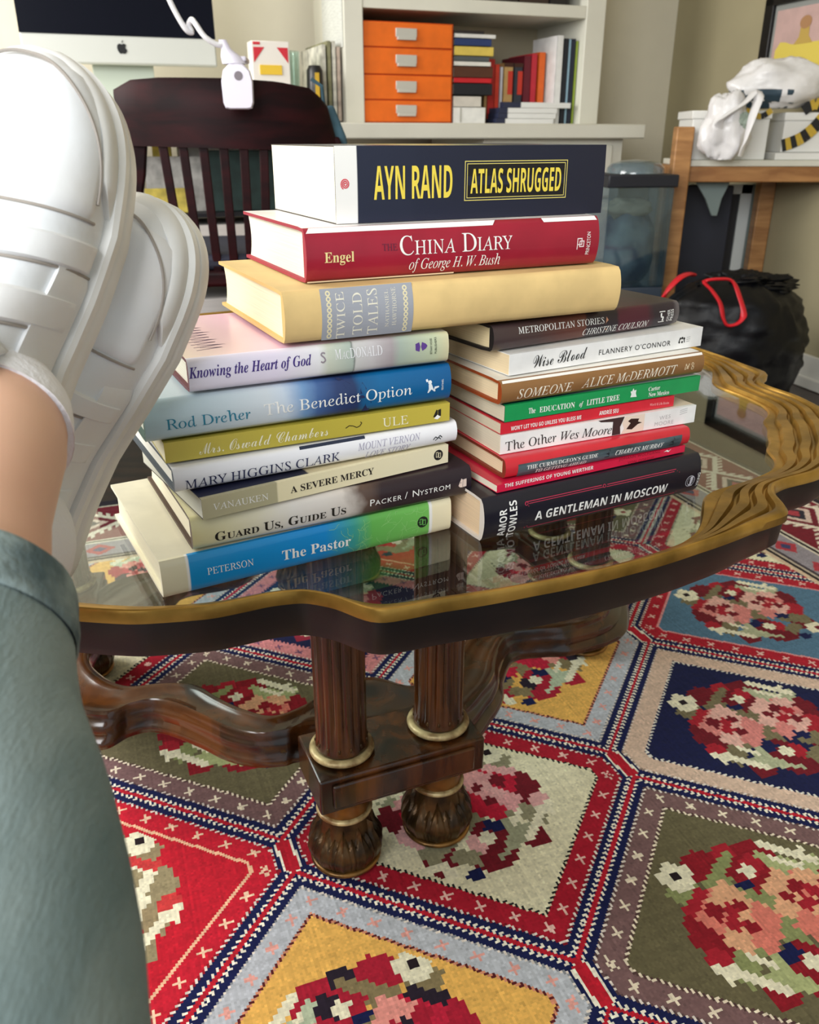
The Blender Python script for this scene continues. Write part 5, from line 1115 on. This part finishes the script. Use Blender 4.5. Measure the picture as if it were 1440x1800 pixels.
def make_shoe(P0, P1, nrm, side, straps):
    global SIDE
    SIDE = side
    ey = (Vector(P1)-Vector(P0)).normalized(); ez = Vector(nrm); ez = (ez-ey*ez.dot(ey)).normalized(); ex = ey.cross(ez)
    T_ = Matrix((ex, ey, ez)).transposed()
    def bake(g): g.v = [tuple(T_ @ Vector(p)+Vector(P0)-person.location) for p in g.v]; return g
    ss = [.004, .015, .035, .06, .09, .13]+[.13+.63*k/22 for k in range(1, 23)]+[.80, .84, .88, .91, .94, .96, .975, .988, .996]
    root = bake(G().loft([[tuple(U(s, t/30)) for t in range(31)] for s in ss], closed=False, cap=False)).build('sneaker', leather, person, smooth=60)
    # sole with a rolled edge
    def per(off, n=110):
        pts = []
        for k in range(n):
            q = 2*PI*k/n; s = .5-.5*math.cos(q); sg = 1 if q < PI else -1
            w = s_w(min(.9995, max(.0005, s)))+off; y = s*(SL+2*off)-off
            pts.append((s_c(s)*side+sg*w, y))
        return pts
    pz = [(-.003, .0), (.0025, .002), (.0035, .010), (.0030, .015), (.0018, .0165), (.0030, .018), (.0028, .024), (.0005, .0265), (-.004, .0265)]
    bake(G().loft([[(x, y, z) for x, y in per(o_)] for o_, z in pz])).build('sole', rubber, root, smooth=35)
    # toe guard wrapping the front
    tg = []
    fr = [(q) for q in per(.0) ]
    def wrap(s0, n=40):
        pts = []
        for k in range(n+1):
            q = -1+2*k/n; s = 1-(1-s0)*abs(q)**1.6; s = min(s, .9985); pts.append((s, 1 if q > 0 else -1))
        return pts
    rows = []
    for s, sg in wrap(.70):
        w = s_w(s); c = s_c(s)*side; y = s*SL; fy = max(0, (s-.86)/.14); ft = min(1, max(0, (s-.70)/.07)); hz = lambda z: .0245+(z-.0245)*ft
        rows.append([(c+sg*(w+.0012*ft-.001), y+.002*fy, .024), (c+sg*(w+.0008*ft-.001), y+.0016*fy, hz(.031)), (c+sg*(w-.0015), y-.002*fy, hz(.0385)), (c+sg*(w-.004), y-.005*fy, hz(.040)), (c+sg*max(0, w-.007), y-.009*fy, hz(.036))])
    bake(G().loft(rows, closed=False, cap=False)).build('toe_guard', rubber, root, smooth=50)
    def patch(nm, s0, s1, t0, t1, off, mat, n=16, m=30, skew=0, seam=False):
        rows = []
        for i in range(n+1):
            k = i/n; row = []
            for j in range(m+1):
                t = t0+(t1-t0)*j/m; s = s0+(s1-s0)*k+skew*(t-.5)
                e = 0 if i in (0, n) or j in (0, m) else off
                row.append(tuple(U(min(.995, max(.004, s)), t, e if e else -.0008)))
            rows.append(row)
        bake(G().loft(rows, closed=False, cap=False)).build(nm, mat, root, smooth=50)
        if seam:
            bake(G().tube([U(min(.995, s0+skew*(t-.5)), t, .0004) for t in [t0+(t1-t0)*j/40 for j in range(41)]], .0009, 6)).build('seam', seam_m, root)
    patch('toe_cap', .665, .955, .10, .90, .0022, leather2, skew=.05*side, seam=True)
    bake(G().tube([U(min(.962, .72+.235*math.sin(PI*k/60)), .5-.385*math.cos(PI*k/60), .0022) for k in range(61)], .0010, 6)).build('seam', seam_m, root)
    for k, (a, b_) in enumerate(straps):
        patch('strap', a, b_, .02, .98, .0030, leather2, n=8, skew=.07*side, seam=True)
    patch('side_panel', .12, .60, .015, .20, .0020, leather2, seam=False); patch('side_panel', .12, .60, .80, .985, .0020, leather2)
    patch('heel_tab', .02, .11, .10, .90, .0020, leather2)
    # padded collar and tongue edge
    lp = []
    for k in range(40):
        q = 2*PI*k/40; lp.append((s_c(.2)*side+.0275*math.cos(q), .062+.052*math.sin(q), ZS+.060+.010*math.sin(q)))
    bake(G().tube(lp, .0065, 10, loop=True)).build('collar', leather, root, smooth=60)
    tgp = []
    for i in range(7):
        k = i/6; tgp.append([(s_c(.3)*side+.027*(j/8-.5)*2, .118-.006*k-.012*((j/8-.5)*2)**2, ZS+.054+.022*k-.006*((j/8-.5)*2)**2+.0012*math.sin(j*2.7+k*5)) for j in range(9)])
    g_ = G().loft(tgp, closed=False, cap=False); bake(g_)
    o = g_.build('tongue', leather, root, smooth=60); so = o.modifiers.new('thick', 'SOLIDIFY'); so.thickness = .004
    return root, T_, Vector(P0)
SIDE = 1
sh1, T1, O1 = make_shoe((-.245, .416, .532), (-.188, .520, .755), (.04, -.92, .36), 1, ((.30, .375), (.43, .505), (.555, .62)))
sh2, T2, O2 = make_shoe((-.262, .510, .4620), (-.153, .563, .697), (-.16, -.95, .26), -1, ((.30, .36), (.42, .48), (.53, .58)))
def limb(path, n=36, sub=6, wob=0.0, seed=0, fq=22, flat=None):
    """tapering tube through (x, y, z, r)"""
    P_ = spline([Vector(p[:3]) for p in path], sub); rr = np.interp(np.linspace(0, len(path)-1, len(P_)), range(len(path)), [p[3] for p in path])
    rings = []
    for i, p in enumerate(P_):
        t = (P_[min(i+1, len(P_)-1)]-P_[max(i-1, 0)]).normalized(); a = t.cross(Vector((0, 0, 1))).normalized(); b_ = a.cross(t)
        rg = []
        for j in range(n):
            q = 2*PI*j/n; d = a*math.cos(q)+b_*math.sin(q); r = rr[i]
            if wob: r *= 1+wob*noise.noise(Vector((p.x*fq+seed, p.y*fq, p.z*fq))+d*1.6)+wob*.6*noise.noise(Vector((p.x*fq*2, p.y*fq*2.4+seed, p.z*fq*2))+d*3)
            rg.append(loc_of(p+d*r))
        rings.append(rg)
    return rings
A1 = O1+T1 @ Vector((.006, .060, .045)); A2 = O2+T2 @ Vector((-.006, .060, .045))
leg1 = [tuple(A1)+(.030,), (-.209, .402, .612, .036), (-.204, .378, .605, .0395), (-.195, .335, .589, .0370), (-.1865, .288, .567, .043), (-.175, .246, .547, .048), (-.158, .207, .528, .053), (-.141, .160, .505, .058), (-.124, .08, .475, .063), (-.128, -.08, .47, .074), (-.135, -.38, .43, .088)]
leg2 = [tuple(A2)+(.030,), (-.240, .452, .518, .035), (-.258, .43, .508, .037), (-.285, .39, .493, .037), (-.305, .35, .48, .043), (-.33, .28, .465, .050), (-.34, .20, .458, .055), (-.34, .10, .455, .060), (-.335, -.06, .455, .072), (-.33, -.38, .43, .088)]
# bare lower legs as one continuous skin under the clothes
gs = G()
for lg in (leg1, leg2): gs.loft(limb(lg[:9]))
# ankle bones
gb_ = gs
hip = [(-.15, -.36, .43, .10), (-.235, -.42, .44, .135), (-.32, -.36, .43, .10)]
gs.build('body', skin, person, smooth=80)
denim = M('grey_denim', (140, 158, 160), .85, vary=(15, .30), bump=(420, .25), stretch=(2.2, .45, .6), alt=(94, 120, 125))
gj_ = G()
for sd, lg in ((0, leg1), (5, leg2)):
    path = [(p[0], p[1], p[2], p[3]+.0045) for p in lg[4:]]
    path[0] = path[0][:3]+(path[0][3]+.001,)
    gj_.loft(limb(path, 48, 8, .022, sd, 16), cap=False)
gj_.loft(limb([(-.13, -.36, .43, .09), (-.232, -.43, .45, .13), (-.335, -.36, .43, .09)], 40, 8, .02))
jeans = gj_.build('jeans', denim, person, smooth=70)
so = jeans.modifiers.new('cloth', 'SOLIDIFY'); so.thickness = .0018; so.offset = 1
for sd, lg in ((0, leg1), (5, leg2)):
    a, b_ = Vector(lg[4][:3]), Vector(lg[5][:3]); d = (b_-a).normalized(); r = lg[4][3]+.0078
    path = [tuple(a-d*.005)+(r-.0012,), tuple(a-d*.0062)+(r+.0008,), tuple(a-d*.003)+(r+.0018,), tuple(a+d*.010)+(r+.0024,), tuple(a+d*.016)+(r+.0024,), tuple(a+d*.019)+(r+.0012,)]
    G().loft(limb(path, 60, 2, .014, sd, 60), cap=False).build('hem', M('denim_hem', (150, 168, 170), .85, vary=(34, .34), bump=(300, .3), alt=(78, 98, 104)), jeans, smooth=70)
for nm, lg, O_, T_ in (('sock', leg1, O1, T1), ('sock', leg2, O2, T2)):
    p0, p1, p2 = Vector(lg[0][:3]), Vector(lg[1][:3]), Vector(lg[2][:3]); q = p1+(p2-p1)*.42
    path = [tuple(p0)+(.033,), tuple(p0+(p1-p0)*.5)+(.037,), tuple(p1)+(.0395,), tuple(q)+(.0415,), tuple(q+(p2-p1)*.02)+(.040,)]
    G().loft(limb(path, 40, 5, .02, 3, 30), cap=False).build(nm, sockm, person, smooth=70)
